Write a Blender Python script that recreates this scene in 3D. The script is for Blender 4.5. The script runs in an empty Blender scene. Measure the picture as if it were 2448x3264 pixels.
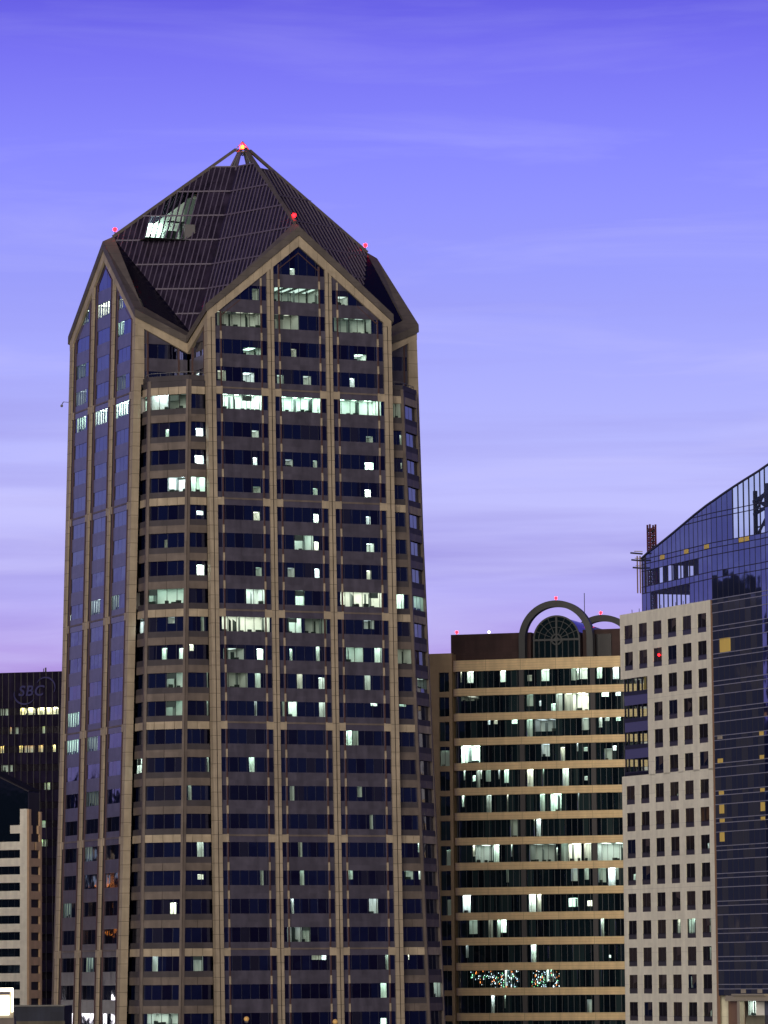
import bpy, math, random
from mathutils import Vector
random.seed(7)
S = bpy.context.scene
C = S.collection
RAD = math.radians

# ------------------------------------------------------------------ camera
cam_d = bpy.data.cameras.new("camera"); cam = bpy.data.objects.new("camera", cam_d); C.objects.link(cam)
FWD = Vector((0.39292835, 0.91340856, 0.10626432)); RGT = Vector((0.91860981, -0.39516581, 0.0))
UP = RGT.cross(FWD)
ROLL = -0.00852
cr, sr = math.cos(ROLL), math.sin(ROLL)
xr = RGT * cr + UP * sr * 1.0
xu = UP * cr - RGT * sr * 1.0
from mathutils import Matrix
M = Matrix((( xr.x, xu.x, -FWD.x, -235.15653881), (xr.y, xu.y, -FWD.y, -599.0927512), (xr.z, xu.z, -FWD.z, 30.0), (0, 0, 0, 1)))
cam.matrix_world = M
cam_d.sensor_fit = 'VERTICAL'; cam_d.sensor_height = 36.0; cam_d.sensor_width = 36.0
cam_d.lens = 153.1615
cam_d.clip_start = 1.0; cam_d.clip_end = 20000
S.camera = cam
S.view_settings.view_transform = 'Standard'; S.view_settings.look = 'None'
S.view_settings.exposure = 0.0; S.view_settings.gamma = 1.0
S.cycles.use_denoising = True
S.cycles.max_bounces = 6; S.cycles.diffuse_bounces = 3; S.cycles.glossy_bounces = 3
S.cycles.transparent_max_bounces = 8; S.cycles.caustics_reflective = False; S.cycles.caustics_refractive = False
S.cycles.sample_clamp_indirect = 10.0

def lin(h):
    h = h.lstrip('#')
    v = [int(h[i:i + 2], 16) / 255 for i in (0, 2, 4)]
    return tuple((c / 12.92 if c <= 0.04045 else ((c + 0.055) / 1.055) ** 2.4) for c in v) + (1.0,)

# ------------------------------------------------------------------ world: dusk sky
W = bpy.data.worlds.new("World"); S.world = W; W.use_nodes = True
nt = W.node_tree; nt.nodes.clear()
def N(t, **k):
    n = nt.nodes.new(t)
    for a, b in k.items():
        if a == 'inp':
            for i, v in b.items(): n.inputs[i].default_value = v
        else: setattr(n, a, b)
    return n
def LK(a, b): nt.links.new(a, b)
tc = N('ShaderNodeTexCoord'); sep = N('ShaderNodeSeparateXYZ'); LK(tc.outputs['Generated'], sep.inputs[0])
mr = N('ShaderNodeMapRange', inp={1: -0.02, 2: 0.48, 3: 0.0, 4: 1.0}); LK(sep.outputs[2], mr.inputs[0])
ramp = N('ShaderNodeValToRGB'); LK(mr.outputs[0], ramp.inputs[0])
SKY = [(-0.02, '#0b0a14'), (0.0, '#5d4f86'), (0.035, '#7a67b4'), (0.058, '#957acb'), (0.073, '#af9ae6'), (0.088, '#b4b0f8'), (0.107, '#bfc0ff'), (0.125, '#b2b6ff'),
       (0.16, '#999fff'), (0.19, '#8688ff'), (0.21, '#7672f4'), (0.228, '#5a54de'), (0.48, '#2a2a86')]
el = ramp.color_ramp.elements
for i, (z, c) in enumerate(SKY):
    p = (z + 0.02) / 0.5
    e = el[i] if i < 2 else el.new(p)
    e.position = p
for i, (z, c) in enumerate(SKY): el[i].color = lin(c)
# thin streaks of cloud: noise stretched along the horizon
mp = N('ShaderNodeMapping'); mp.inputs['Scale'].default_value = (3.0, 3.0, 60.0); mp.inputs['Rotation'].default_value = (0.0, 0.035, 0.0)
LK(tc.outputs['Generated'], mp.inputs[0])
nz = N('ShaderNodeTexNoise', inp={'Scale': 1.3, 'Detail': 5.0, 'Roughness': 0.5}); LK(mp.outputs[0], nz.inputs['Vector'])
cr1 = N('ShaderNodeMapRange', inp={1: 0.44, 2: 0.62, 3: 0.0, 4: 1.0}); LK(nz.outputs[0], cr1.inputs[0])
band = N('ShaderNodeMapRange', inp={1: 0.055, 2: 0.175, 3: 1.0, 4: 0.0}); LK(sep.outputs[2], band.inputs[0])
mul = N('ShaderNodeMath', operation='MULTIPLY'); LK(cr1.outputs[0], mul.inputs[0]); LK(band.outputs[0], mul.inputs[1])
mul2 = N('ShaderNodeMath', operation='MULTIPLY', inp={1: 0.75}); LK(mul.outputs[0], mul2.inputs[0])
mixc = N('ShaderNodeMix', data_type='RGBA'); mixc.inputs[7].default_value = lin('#8a82d6')
LK(mul2.outputs[0], mixc.inputs[0]); LK(ramp.outputs[0], mixc.inputs[6])
# brighter towards the afterglow (the way the camera looks), dark behind
mp3 = N('ShaderNodeMapping'); mp3.inputs['Scale'].default_value = (5.0, 5.0, 42.0); mp3.inputs['Rotation'].default_value = (0.05, -0.10, 0.0)
LK(tc.outputs['Generated'], mp3.inputs[0])
nz3 = N('ShaderNodeTexNoise', inp={'Scale': 1.9, 'Detail': 6.0, 'Roughness': 0.55, 'Distortion': 0.6}); LK(mp3.outputs[0], nz3.inputs['Vector'])
cr3 = N('ShaderNodeMapRange', inp={1: 0.5, 2: 0.72, 3: 0.0, 4: 1.0}); LK(nz3.outputs[0], cr3.inputs[0])
b3 = N('ShaderNodeMapRange', inp={1: 0.06, 2: 0.20, 3: 0.6, 4: 0.12}); LK(sep.outputs[2], b3.inputs[0])
m3 = N('ShaderNodeMath', operation='MULTIPLY'); LK(cr3.outputs[0], m3.inputs[0]); LK(b3.outputs[0], m3.inputs[1])
mix3 = N('ShaderNodeMix', data_type='RGBA'); mix3.inputs[7].default_value = lin('#cccaff'); LK(m3.outputs[0], mix3.inputs[0]); LK(mixc.outputs[2], mix3.inputs[6])
dot = N('ShaderNodeVectorMath', operation='DOT_PRODUCT'); dot.inputs[1].default_value = (0.25, 0.968, 0.0); LK(tc.outputs['Generated'], dot.inputs[0])
az = N('ShaderNodeMapRange', inp={1: -0.6, 2: 0.85, 3: 0.10, 4: 1.0}); az.interpolation_type = 'SMOOTHSTEP'; LK(dot.outputs['Value'], az.inputs[0])
vm = N('ShaderNodeVectorMath', operation='SCALE'); LK(mix3.outputs[2], vm.inputs[0]); LK(az.outputs[0], vm.inputs['Scale'])
bg = N('ShaderNodeBackground', inp={1: 1.0}); LK(vm.outputs[0], bg.inputs[0])
# the last daylight of the real atmosphere, very weak
st = N('ShaderNodeTexSky', sky_type='NISHITA'); st.sun_disc = False; st.sun_elevation = RAD(1.0); st.sun_rotation = RAD(15)
bg2 = N('ShaderNodeBackground', inp={1: 0.002}); LK(st.outputs[0], bg2.inputs[0])
add = N('ShaderNodeAddShader'); LK(bg.outputs[0], add.inputs[0]); LK(bg2.outputs[0], add.inputs[1])
wo = N('ShaderNodeOutputWorld'); LK(add.outputs[0], wo.inputs[0])

# one broad warm light: the glow of the lit city on the camera's side
sd = bpy.data.lights.new("sun", 'SUN'); sun = bpy.data.objects.new("sun", sd); C.objects.link(sun)
sd.energy = 4.1; sd.angle = RAD(44); sd.color = (1.0, 0.88, 0.75)
sun.rotation_euler = Vector((0.57, 0.82, 0.03)).to_track_quat('-Z', 'Y').to_euler()

# ------------------------------------------------------------------ materials
def mat(name, col, rough=0.8, metal=0.0, ior=1.5, noise=0.0, nscale=0.5, joint=None, emit=None, es=0.0, wav=0.0, coat=0.0, spec=None, vj=None):
    m = bpy.data.materials.new(name); m.use_nodes = True
    t = m.node_tree; b = t.nodes['Principled BSDF']
    c = lin(col) if isinstance(col, str) else tuple(col) + (1.0,)
    b.inputs['Base Color'].default_value = c; b.inputs['Roughness'].default_value = rough
    b.inputs['Metallic'].default_value = metal; b.inputs['IOR'].default_value = ior
    if spec is not None: b.inputs['Specular Tint'].default_value = lin(spec)
    if coat: b.inputs['Coat Weight'].default_value = coat
    cur = None
    tcn = t.nodes.new('ShaderNodeTexCoord')
    if noise:
        n = t.nodes.new('ShaderNodeTexNoise'); n.inputs['Scale'].default_value = nscale; n.inputs['Detail'].default_value = 6
        t.links.new(tcn.outputs['Object'], n.inputs['Vector'])
        mp_ = t.nodes.new('ShaderNodeMapRange'); mp_.inputs[1].default_value = 0.3; mp_.inputs[2].default_value = 0.7
        mp_.inputs[3].default_value = 1 - noise; mp_.inputs[4].default_value = 1 + noise
        t.links.new(n.outputs[0], mp_.inputs[0])
        v = t.nodes.new('ShaderNodeVectorMath'); v.operation = 'SCALE'; v.inputs[0].default_value = c[:3]
        mp2 = t.nodes.new('ShaderNodeMapping'); mp2.inputs['Scale'].default_value = (.9, .9, .07); t.links.new(tcn.outputs['Object'], mp2.inputs[0])
        n2 = t.nodes.new('ShaderNodeTexNoise'); n2.inputs['Scale'].default_value = 1.0; n2.inputs['Detail'].default_value = 4; t.links.new(mp2.outputs[0], n2.inputs['Vector'])
        mr2 = t.nodes.new('ShaderNodeMapRange'); mr2.inputs[1].default_value = 0.35; mr2.inputs[2].default_value = 0.65
        mr2.inputs[3].default_value = 1 - noise * 1.3; mr2.inputs[4].default_value = 1 + noise * .8; t.links.new(n2.outputs[0], mr2.inputs[0])
        sn = t.nodes.new('ShaderNodeVectorMath'); sn.operation = 'SNAP'; sn.inputs[1].default_value = (1.57, 1.57, 2.0); t.links.new(tcn.outputs['Object'], sn.inputs[0])
        wn = t.nodes.new('ShaderNodeTexWhiteNoise'); t.links.new(sn.outputs[0], wn.inputs['Vector'])     # panel-to-panel tone
        mr3 = t.nodes.new('ShaderNodeMapRange'); mr3.inputs[3].default_value = 1 - noise * .9; mr3.inputs[4].default_value = 1 + noise * .7; t.links.new(wn.outputs[0], mr3.inputs[0])
        v1 = t.nodes.new('ShaderNodeMath'); v1.operation = 'MULTIPLY'; t.links.new(mr2.outputs[0], v1.inputs[0]); t.links.new(mr3.outputs[0], v1.inputs[1])
        v0 = t.nodes.new('ShaderNodeMath'); v0.operation = 'MULTIPLY'
        t.links.new(mp_.outputs[0], v0.inputs[0]); t.links.new(v1.outputs[0], v0.inputs[1]); t.links.new(v0.outputs[0], v.inputs['Scale']); cur = v.outputs[0]
    if joint:
        per, wid, off, dark = joint
        sp = t.nodes.new('ShaderNodeSeparateXYZ'); t.links.new(tcn.outputs['Object'], sp.inputs[0])
        def line(src, per, wid, off):
            a = t.nodes.new('ShaderNodeMath'); a.operation = 'SUBTRACT'; a.inputs[1].default_value = off; t.links.new(src, a.inputs[0])
            d = t.nodes.new('ShaderNodeMath'); d.operation = 'FLOORED_MODULO'; d.inputs[1].default_value = per; t.links.new(a.outputs[0], d.inputs[0])
            l = t.nodes.new('ShaderNodeMath'); l.operation = 'LESS_THAN'; l.inputs[1].default_value = wid; t.links.new(d.outputs[0], l.inputs[0])
            return l.outputs[0]
        fac = line(sp.outputs[2], per, wid, off)
        if vj:
            f2 = line(sp.outputs[0], vj[0], vj[1], 0.0)
            mx_ = t.nodes.new('ShaderNodeMath'); mx_.operation = 'MAXIMUM'; t.links.new(fac, mx_.inputs[0]); t.links.new(f2, mx_.inputs[1]); fac = mx_.outputs[0]
        mx = t.nodes.new('ShaderNodeMix'); mx.data_type = 'RGBA'; mx.inputs[6].default_value = c
        mx.inputs[7].default_value = tuple(x * dark for x in c[:3]) + (1,)
        if cur: t.links.new(cur, mx.inputs[6])
        t.links.new(fac, mx.inputs[0]); cur = mx.outputs[2]
    if cur: t.links.new(cur, b.inputs['Base Color'])
    if wav:
        n = t.nodes.new('ShaderNodeTexNoise'); n.inputs['Scale'].default_value = 0.55; n.inputs['Detail'].default_value = 1
        t.links.new(tcn.outputs['Object'], n.inputs['Vector'])
        bp = t.nodes.new('ShaderNodeBump'); bp.inputs['Strength'].default_value = 1.0; bp.inputs['Distance'].default_value = wav
        t.links.new(n.outputs[0], bp.inputs['Height']); t.links.new(bp.outputs[0], b.inputs['Normal'])
    if emit:
        b.inputs['Emission Color'].default_value = lin(emit); b.inputs['Emission Strength'].default_value = es
    return m

def clear_glass(name, tint='#dfeeea', refl=0.12):
    m = bpy.data.materials.new(name); m.use_nodes = True; t = m.node_tree; t.nodes.clear()
    tr = t.nodes.new('ShaderNodeBsdfTransparent'); tr.inputs[0].default_value = lin(tint)
    gl = t.nodes.new('ShaderNodeBsdfGlossy'); gl.inputs['Roughness'].default_value = 0.02; gl.inputs[0].default_value = (.7, .75, 1, 1)
    lw = t.nodes.new('ShaderNodeLayerWeight'); lw.inputs[0].default_value = refl
    mx = t.nodes.new('ShaderNodeMixShader'); o = t.nodes.new('ShaderNodeOutputMaterial')
    t.links.new(lw.outputs['Fresnel'], mx.inputs[0]); t.links.new(tr.outputs[0], mx.inputs[1]); t.links.new(gl.outputs[0], mx.inputs[2]); t.links.new(mx.outputs[0], o.inputs[0])
    return m

m_tan = mat('tan_granite', (.40, .335, .25), .75, noise=.10, nscale=.8, joint=(2.0, .07, .2, .35))
m_tanband = mat('tan_granite_band', (.43, .36, .265), .75, noise=.10, nscale=.8)
m_brown = mat('brown_granite', (.15, .122, .108), .6, noise=.12, nscale=.9)
m_mauve = mat('mauve_granite', (.082, .076, .108), .30, noise=.14, nscale=1.2, ior=1.5)
m_mauve2 = mat('mauve_panel', (.085, .078, .115), .25, noise=.10, nscale=1.2)
m_darkspan = mat('dark_granite', (.055, .048, .058), .7, noise=.12)
m_fin = mat('red_brown_metal', (.085, .045, .042), .45)
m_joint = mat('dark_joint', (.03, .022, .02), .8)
m_frame = mat('dark_frame', (.012, .012, .016), .4)
m_glass = mat('dark_glass', (.003, .006, .026), .04, ior=2.2, wav=.012, spec='#b9c2ff')
m_glassB = mat('dark_glass_blind', (.014, .014, .022), .08, ior=2.1, wav=.012, spec='#b9c2ff')
m_glassC = mat('dark_glass_black', (.002, .002, .008), .03, ior=2.1, wav=.012, spec='#b9c2ff')
m_clear = clear_glass('clear_glass')
m_parapet = mat('grey_brown_granite', (.11, .095, .09), .7, noise=.10, joint=(1.4, .05, .3, .5))
m_roofglass = mat('roof_glass', (.028, .021, .042), .2, ior=1.5, noise=.25, nscale=.6)
m_roofblack = mat('black_roof_glass', (.003, .003, .008), .25)
m_rib = mat('mauve_steel', (.098, .080, .135), .6)
m_room = mat('office_wall', (.82, .83, .80), .9)
m_ceil = mat('office_ceiling', (.75, .82, .76), .9)
m_desk = mat('office_furniture', (.02, .03, .03), .7)
m_blind = mat('window_blind', (.35, .38, .50), .8)
m_part = mat('grey_partition', (.22, .25, .25), .8)
m_shade = mat('roller_blind', (.10, .11, .12), .8)
m_grey = mat('grey_steel', (.16, .16, .17), .6)
_em = {}
def emis(strength, col='#e4fff0', name='lit_panel'):
    k = (round(strength, 2), col)
    if k not in _em: _em[k] = mat(name, '#808080', emit=col, es=strength)
    return _em[k]

# ------------------------------------------------------------------ mesh helpers
WARP = [False]                                  # slightly narrower east bay: vertices pulled in to fit the outline seen by the camera
SCALE = [1.0]                                   # shrinks a building about the camera's position and height, to stand it nearer
class MB:
    def __init__(s): s.v = []; s.f = []; s.m = []; s.ms = []
    def mi(s, m):
        if m not in s.ms: s.ms.append(m)
        return s.ms.index(m)
    def poly(s, pts, m):
        b = len(s.v); s.v += [tuple(p) for p in pts]; s.f.append(tuple(range(b, b + len(pts)))); s.m.append(s.mi(m))
    def hexa(s, a, b_, m):
        """a, b_: two matching rings of points (front ring, back ring)"""
        n = len(a); k = len(s.v); s.v += [tuple(p) for p in a] + [tuple(p) for p in b_]; i = s.mi(m)
        s.f.append(tuple(range(k, k + n))); s.m.append(i)
        s.f.append(tuple(range(k + 2 * n - 1, k + n - 1, -1))); s.m.append(i)
        for j in range(n):
            j2 = (j + 1) % n
            s.f.append((k + j2, k + j, k + n + j, k + n + j2)); s.m.append(i)
    def box(s, x0, x1, y0, y1, z0, z1, m):
        s.hexa([(x0, y0, z0), (x1, y0, z0), (x1, y0, z1), (x0, y0, z1)], [(x0, y1, z0), (x1, y1, z0), (x1, y1, z1), (x0, y1, z1)], m)
    def bar(s, p, q, w, m, w2=None):
        p = Vector(p); q = Vector(q); d = (q - p).normalized()
        u = d.cross(Vector((0, 0, 1)))
        if u.length < 1e-3: u = Vector((1, 0, 0))
        u.normalize(); v = u.cross(d); w2 = w if w2 is None else w2
        o = [u * w / 2 + v * w / 2, -u * w / 2 + v * w / 2, -u * w / 2 - v * w / 2, u * w / 2 - v * w / 2]
        s.hexa([p + x for x in o], [q + x * (w2 / w) for x in o], m)
    def extrude(s, foot, z0, z1, m):
        s.hexa([(x, y, z0) for x, y in foot], [(x, y, z1) for x, y in foot], m)
    def ball(s, c, r, m, n=10):
        c = Vector(c)
        for i in range(n):
            for j in range(n // 2):
                a0, a1 = 2 * math.pi * i / n, 2 * math.pi * (i + 1) / n
                b0, b1 = math.pi * j / (n // 2) - math.pi / 2, math.pi * (j + 1) / (n // 2) - math.pi / 2
                g = lambda a, b: c + Vector((math.cos(a) * math.cos(b), math.sin(a) * math.cos(b), math.sin(b))) * r
                q = [g(a0, b0), g(a1, b0), g(a1, b1), g(a0, b1)]
                if j == 0: q = [q[0], q[2], q[3]]
                elif j == n // 2 - 1: q = q[:3]
                s.poly(q, m)
    def build(s, name, parent=None, kind=None, label=None):
        f = SCALE[0]
        if f != 1.0: s.v = [(x * f, y * f, max(0.0, 30 + (z - 30) * f) if z > 1 else 0.0) for x, y, z in s.v]
        if WARP[0]: s.v = [(x - .45 * min(max((x - 14.4) / 6, 0), 1), y, z) for x, y, z in s.v]
        me = bpy.data.meshes.new(name); me.from_pydata(s.v, [], s.f); me.update()
        for m in s.ms: me.materials.append(m)
        me.polygons.foreach_set('material_index', s.m)
        o = bpy.data.objects.new(name, me); C.objects.link(o)
        if parent is not None: o.parent = parent
        if kind: o['kind'] = kind
        if label: o['label'] = label
        return o
def thing(name, label, cat, loc=(0, 0, 0), rz=0.0, group=None):
    o = bpy.data.objects.new(name, None); C.objects.link(o); o.location = loc; o.rotation_euler = (0, 0, RAD(rz))
    o['label'] = label; o['category'] = cat
    if group: o['group'] = group
    o.empty_display_size = 2
    return o
def clip(poly, a, b, c):
    """keep points with a*x+b*y<=c"""
    out = []
    for i in range(len(poly)):
        p, q = poly[i], poly[(i + 1) % len(poly)]
        fp, fq = a * p[0] + b * p[1] - c, a * q[0] + b * q[1] - c
        if fp <= 0: out.append(p)
        if (fp < 0) != (fq < 0) and fp != fq and (fp <= 0 or fq <= 0):
            t = fp / (fp - fq); out.append((p[0] + (q[0] - p[0]) * t, p[1] + (q[1] - p[1]) * t))
    r = []
    for p in out:
        if not r or abs(p[0] - r[-1][0]) + abs(p[1] - r[-1][1]) > 1e-4: r.append(p)
    if len(r) > 1 and abs(r[0][0] - r[-1][0]) + abs(r[0][1] - r[-1][1]) < 1e-4: r.pop()
    return r if len(r) > 2 else []

RP = random.Random(11); ALT = {}
def glazing(mb, P, t0, t1, z0, z1, lit, dark=m_glass, clipf=None, mull=1.5, frame=m_frame, mw=.07, mo=.03):
    """a strip of panes on surface P(t,z,off); lit = [(ta,tb,za,zb)], clear there, dark elsewhere"""
    def put(a, b, c, d, m):
        if b - a < .02 or d - c < .02: return
        pl = [(a, c), (b, c), (b, d), (a, d)]
        if clipf: pl = clipf(pl)
        if not pl: return
        if m is m_clear or not mull: mb.poly([P(t, z, 0) for t, z in pl], m); return
        n = max(1, round((b - a) / mull)); tr = RP
        for i in range(n):                                   # each pane sits a hair out of true, some have blinds behind
            x0, x1 = a + (b - a) * i / n, a + (b - a) * (i + 1) / n
            q = clip(clip(pl, 1, 0, x1), -1, 0, -x0) if n > 1 else pl
            if not q: continue
            u, w = tr.gauss(0, .0035), tr.gauss(0, .0045); mm = m
            if m in ALT: mm = tr.choice(ALT[m])
            if m is m_glass: k_ = tr.random(); mm = m_glassB if k_ < .10 else (m_glassC if k_ < .4 else m)
            mb.poly([P(t, z, u * (t - x0) + w * (z - c)) for t, z in q], mm)
    cur = t0
    for a, b, c, d in sorted(lit):
        a = max(a, cur); b = min(b, t1)
        if b <= a: continue
        put(cur, a, z0, z1, dark); put(a, b, z0, c, dark); put(a, b, d, z1, dark); put(a, b, c, d, m_clear); cur = b
    put(cur, t1, z0, z1, dark)
    if mull:
        n = max(1, round((t1 - t0) / mull))
        for i in range(1, n):
            t = t0 + (t1 - t0) * i / n
            pl = [(t - mw / 2, z0), (t + mw / 2, z0), (t + mw / 2, z1), (t - mw / 2, z1)]
            if clipf: pl = clipf(pl)
            if pl: mb.hexa([P(a, z, mo) for a, z in pl], [P(a, z, -.02) for a, z in pl], frame)

RQ = random.Random(23)
TINT = ['#ecfff4', '#e2fff0', '#f6fff8', '#fff6e4', '#eef6ff']
def room(mb, P, t0, t1, z0, z1, br, depth=3.2, col='#ecfff4', blinds=False, full=True):
    """a lit room behind the glass: walls, ceiling with light panels, furniture against the light"""
    w = t1 - t0; dp = min(depth, .8 + w * .9); o = -.06
    if col[0] == '#' and int(col[5:7], 16) > 0xd0: col = RQ.choice(TINT)
    def q(pts, m): mb.poly([P(t, z, f) for t, z, f in pts], m)
    zt = z1 + (.35 if full else .02)
    q([(t0, z0, -dp), (t1, z0, -dp), (t1, zt, -dp), (t0, zt, -dp)], m_room)
    q([(t0, z0, o), (t0, z0, -dp), (t0, zt, -dp), (t0, zt, o)], m_room)
    q([(t1, z0, o), (t1, z0, -dp), (t1, zt, -dp), (t1, zt, o)], m_room)
    q([(t0, z0, o), (t1, z0, o), (t1, z0, -dp), (t0, z0, -dp)], m_desk if w > 2 else m_room)
    q([(t0, zt, o), (t1, zt, o), (t1, zt, -dp), (t0, zt, -dp)], m_ceil)
    if full: q([(t0, z1, o), (t1, z1, o), (t1, zt, o), (t0, zt, o)], m_ceil)
    n = max(1, int(w / 1.6)); e = emis(round(br ** 1.8 * LIT, 1), col)
    for i in range(n):
        c = t0 + (i + .5) * w / n; h = min(.55, w * .38) * (1 if i % 2 == 0 or w < 3 else .55)
        q([(c - h, zt - .03, -.3), (c + h, zt - .03, -.3), (c + h, zt - .03, -dp * .82), (c - h, zt - .03, -dp * .82)], e)
    if w > 1.2:
        t = t0 + .1
        while t < t1 - .6:
            if random.random() < .55:
                b = random.uniform(.3, .8); h = random.uniform(.15, .5)
                mb.hexa([P(t, z0, -.4), P(t + b, z0, -.4), P(t + b, z0 + h, -.4), P(t, z0 + h, -.4)],
                        [P(t, z0, -.8), P(t + b, z0, -.8), P(t + b, z0 + h, -.8), P(t, z0 + h, -.8)], m_desk)
            t += random.uniform(.5, 1.3)
    if w > 1.1 and not blinds:
        for _ in range(int(w / 1.5)):                        # partitions, door openings and half-drawn roller blinds
            t = RQ.uniform(t0 + .1, t1 - .5); b = RQ.uniform(.12, .6); dd = RQ.uniform(.5, max(.55, dp - .2))
            q([(t, z0, -dd), (t + b, z0, -dd), (t + b, zt - RQ.choice((0, .5, .9)), -dd), (t, zt - RQ.choice((0, .5)), -dd)], RQ.choice((m_part, m_part, m_desk)))
        if RQ.random() < .55 and full:
            t = t0 + 1.5 * RQ.randrange(0, max(1, int(w / 1.5))); b = min(1.45, t1 - t); h = RQ.uniform(.25, .9)
            q([(t, z1 - h, -.12), (t + b, z1 - h, -.12), (t + b, z1, -.12), (t, z1, -.12)], RQ.choice((m_shade, m_part)))
    if blinds:
        t = t0 + .35
        while t < t1 - .3:
            mb.hexa([P(t, z0, -.15), P(t + .42, z0, -.15), P(t + .42, z1, -.15), P(t, z1, -.15)],
                    [P(t, z0, -.2), P(t + .42, z0, -.2), P(t + .42, z1, -.2), P(t, z1, -.2)], m_blind)
            t += 1.05
LIT = 11.0

# ================================================================== the tower with the glass pyramid
LIT_FRONT = [(-4,-1.37,-0.57,0,0.47,0.5),(-3,-3.79,3.34,0,1,0.35),(-3,-7.24,-6.21,0,0.8,0.1),(-3,6.13,7.68,0,0.6,0.35),(-2,-12.72,-5.75,0,1,0.3),(-2,-3.86,-0.11,0,1,0.35),(-2,5.43,11.3,0,1,0.3),(-1,-8.78,-5.82,0,0.49,0.5),(-1,-1.4,-0.53,0,0.56,0.2),(-1,8.54,10.5,0,0.41,0.5),(0,-8.84,-7.11,0,0.65,0.5),(0,-12.74,-11.47,0,0.72,0.25),(0,-3.58,-2.55,0,0.6,0.25),(0,0.48,1.7,0,0.62,0.25),(0,7.76,8.52,0,0.62,0.6),(1,-11.96,-5.95,0,1,1.2),(1,-2.88,3.19,0,1,1.2),(1,6.22,12.61,0,1,1.0),(2,-7.6,-6.55,0,0.48,0.3),(2,10.18,11.25,0,0.43,0.15),(3,-7.49,-6.86,0,0.52,0.9),(3,-2.5,-1.27,0,0.49,0.2),(3,1.8,2.43,0,0.49,0.25),(3,9.92,11.25,0,0.49,1.3),(4,1.72,2.43,0,0.47,0.3),(4,9.84,10.73,0,0.51,1.3),(4,-7.56,-6.32,0,0.43,0.1),(5,-7.55,-6.57,0,0.59,0.5),(5,1.73,2.54,0,0.58,1.2),(5,9.94,10.65,0,0.55,0.6),(6,-1.27,1.64,0,1,0.8),(6,1.76,2.46,0,0.57,1.2),(6,9.94,11.11,0,0.59,0.5),(7,-7.32,-6.41,0,0.6,0.2),(7,-2.42,-1.36,0,0.64,0.2),(7,1.76,2.5,0,0.62,1.1),(7,9.86,10.57,0,0.62,0.6),(8,-8.85,-5.88,0,1,1.0),(8,-1.3,0.1,0,1,1.0),(8,5.69,12.22,0,1,0.9),(9,-12.62,-5.34,0,1,0.9),(9,-2.54,-0.44,0,1,0.9),(9,0.13,3.5,0,1,0.12),(9,9.27,10.88,0.39,1,0.2),(10,-12.49,-9.33,0,0.75,0.3),(10,-7.35,-6.32,0,0.75,1.0),(10,-2.33,-1.9,0,0.8,0.8),(10,1.73,2.32,0,1,0.9),(10,6.44,9.09,0,1,0.6),(10,10.86,11.98,0,1,0.8),(11,-11.98,-8.83,0,1,0.2),(11,-7.75,-6.84,0,1,0.6),(11,-1.26,-0.41,0,1,0.6),(11,2.08,3.01,0,0.78,0.6),(11,9.24,10.16,0,1,0.5),(12,-7.89,-7.47,0,1,0.7),(12,-2.72,-1.36,0,1,0.9),(12,-3.67,-3.25,0,1,0.3),(12,2.09,3.01,0,1,0.7),(12,10.12,11.15,0.82,1,0.6),(13,6.21,7.13,0,1,1.2),(13,7.24,8.09,0,1,0.3),(14,-8.81,-7.97,0,1,0.8),(15,-2.67,-1.95,0,1,0.15),(15,7.77,8.5,0.28,1,0.12),(16,9.6,10.14,0,1,0.12),(17,-1.49,-0.88,0,1,0.2),(18,-7.38,-6.85,0,1,0.15),(18,-1.38,-0.65,0,1,0.4),(18,6.2,6.86,0.4,1,0.4),(19,-2.76,-2.3,0,1,1.1),(19,9.28,10.66,0,1,0.5),(20,-3.4,-1.17,0,1,0.3),(20,-1.07,0.14,0,1,0.2),(21,1.8,2.54,0.7,1,0.8),(21,11.68,12.1,0,1,0.9),(21,0.29,1.71,0.7,1,0.2),(22,10.83,11.75,0,1,0.8),(23,10.73,11.66,0,0.53,0.9)]
LIT_LEFT = [(-3,-5.96,2.8,0,1,0.9),(-3,-9.98,-6.96,0,1,0.6),(-3,5.28,7.94,0,0.77,0.7),(-2,4.82,8.6,0,1,0.8),(-1,-14.03,-7.67,0,1,0.15),(0,-13.75,-7.37,0,1,0.3),(0,5.9,9.91,0,1,0.1),(1,-11.22,-7.38,0,1,0.8),(1,-5.05,2.31,0,1,1.0),(1,4.35,13.19,0,1,1.2),(8,-4.02,1.22,0,1,0.5),(8,5.55,9.16,0,1,0.4),(8,-12.66,-11.79,0,0.38,0.8),(12,-14.17,-7.01,0,1,0.7),(13,-13.86,-6.94,0,1,0.8),(13,-3.41,1.37,0,1,0.4),(15,-3.58,2.99,0,1,0.12),(17,-4.07,0.37,0,1,0.25),(19,-12.79,-8.22,0,1,0.3),(21,-1.27,2.06,0,1,0.4)]
LIT_CHAMFER = [(1,-3.19,-0.18,0,1,1.3),(1,-0.1,2.83,0,1,0.12),(2,-0.57,-0.02,0,0.53,0.7),(4,-0.12,2.91,0,1,1.4),(6,-0.53,-0.02,0,0.57,0.12),(8,-3.08,2.83,0,1,0.6),(9,0.17,1.26,0.56,1,0.15),(10,-0.7,0.09,0,0.79,0.8),(10,1.99,2.81,0,0.74,0.9),(11,0.12,2.82,0,1,0.5),(12,0.06,2.76,0,1,0.5),(19,1.07,2.03,0,0.76,1.1),(21,-1.6,-0.7,0,1,0.5),(23,-2.25,2.51,0.31,1,0.6)]
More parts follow.
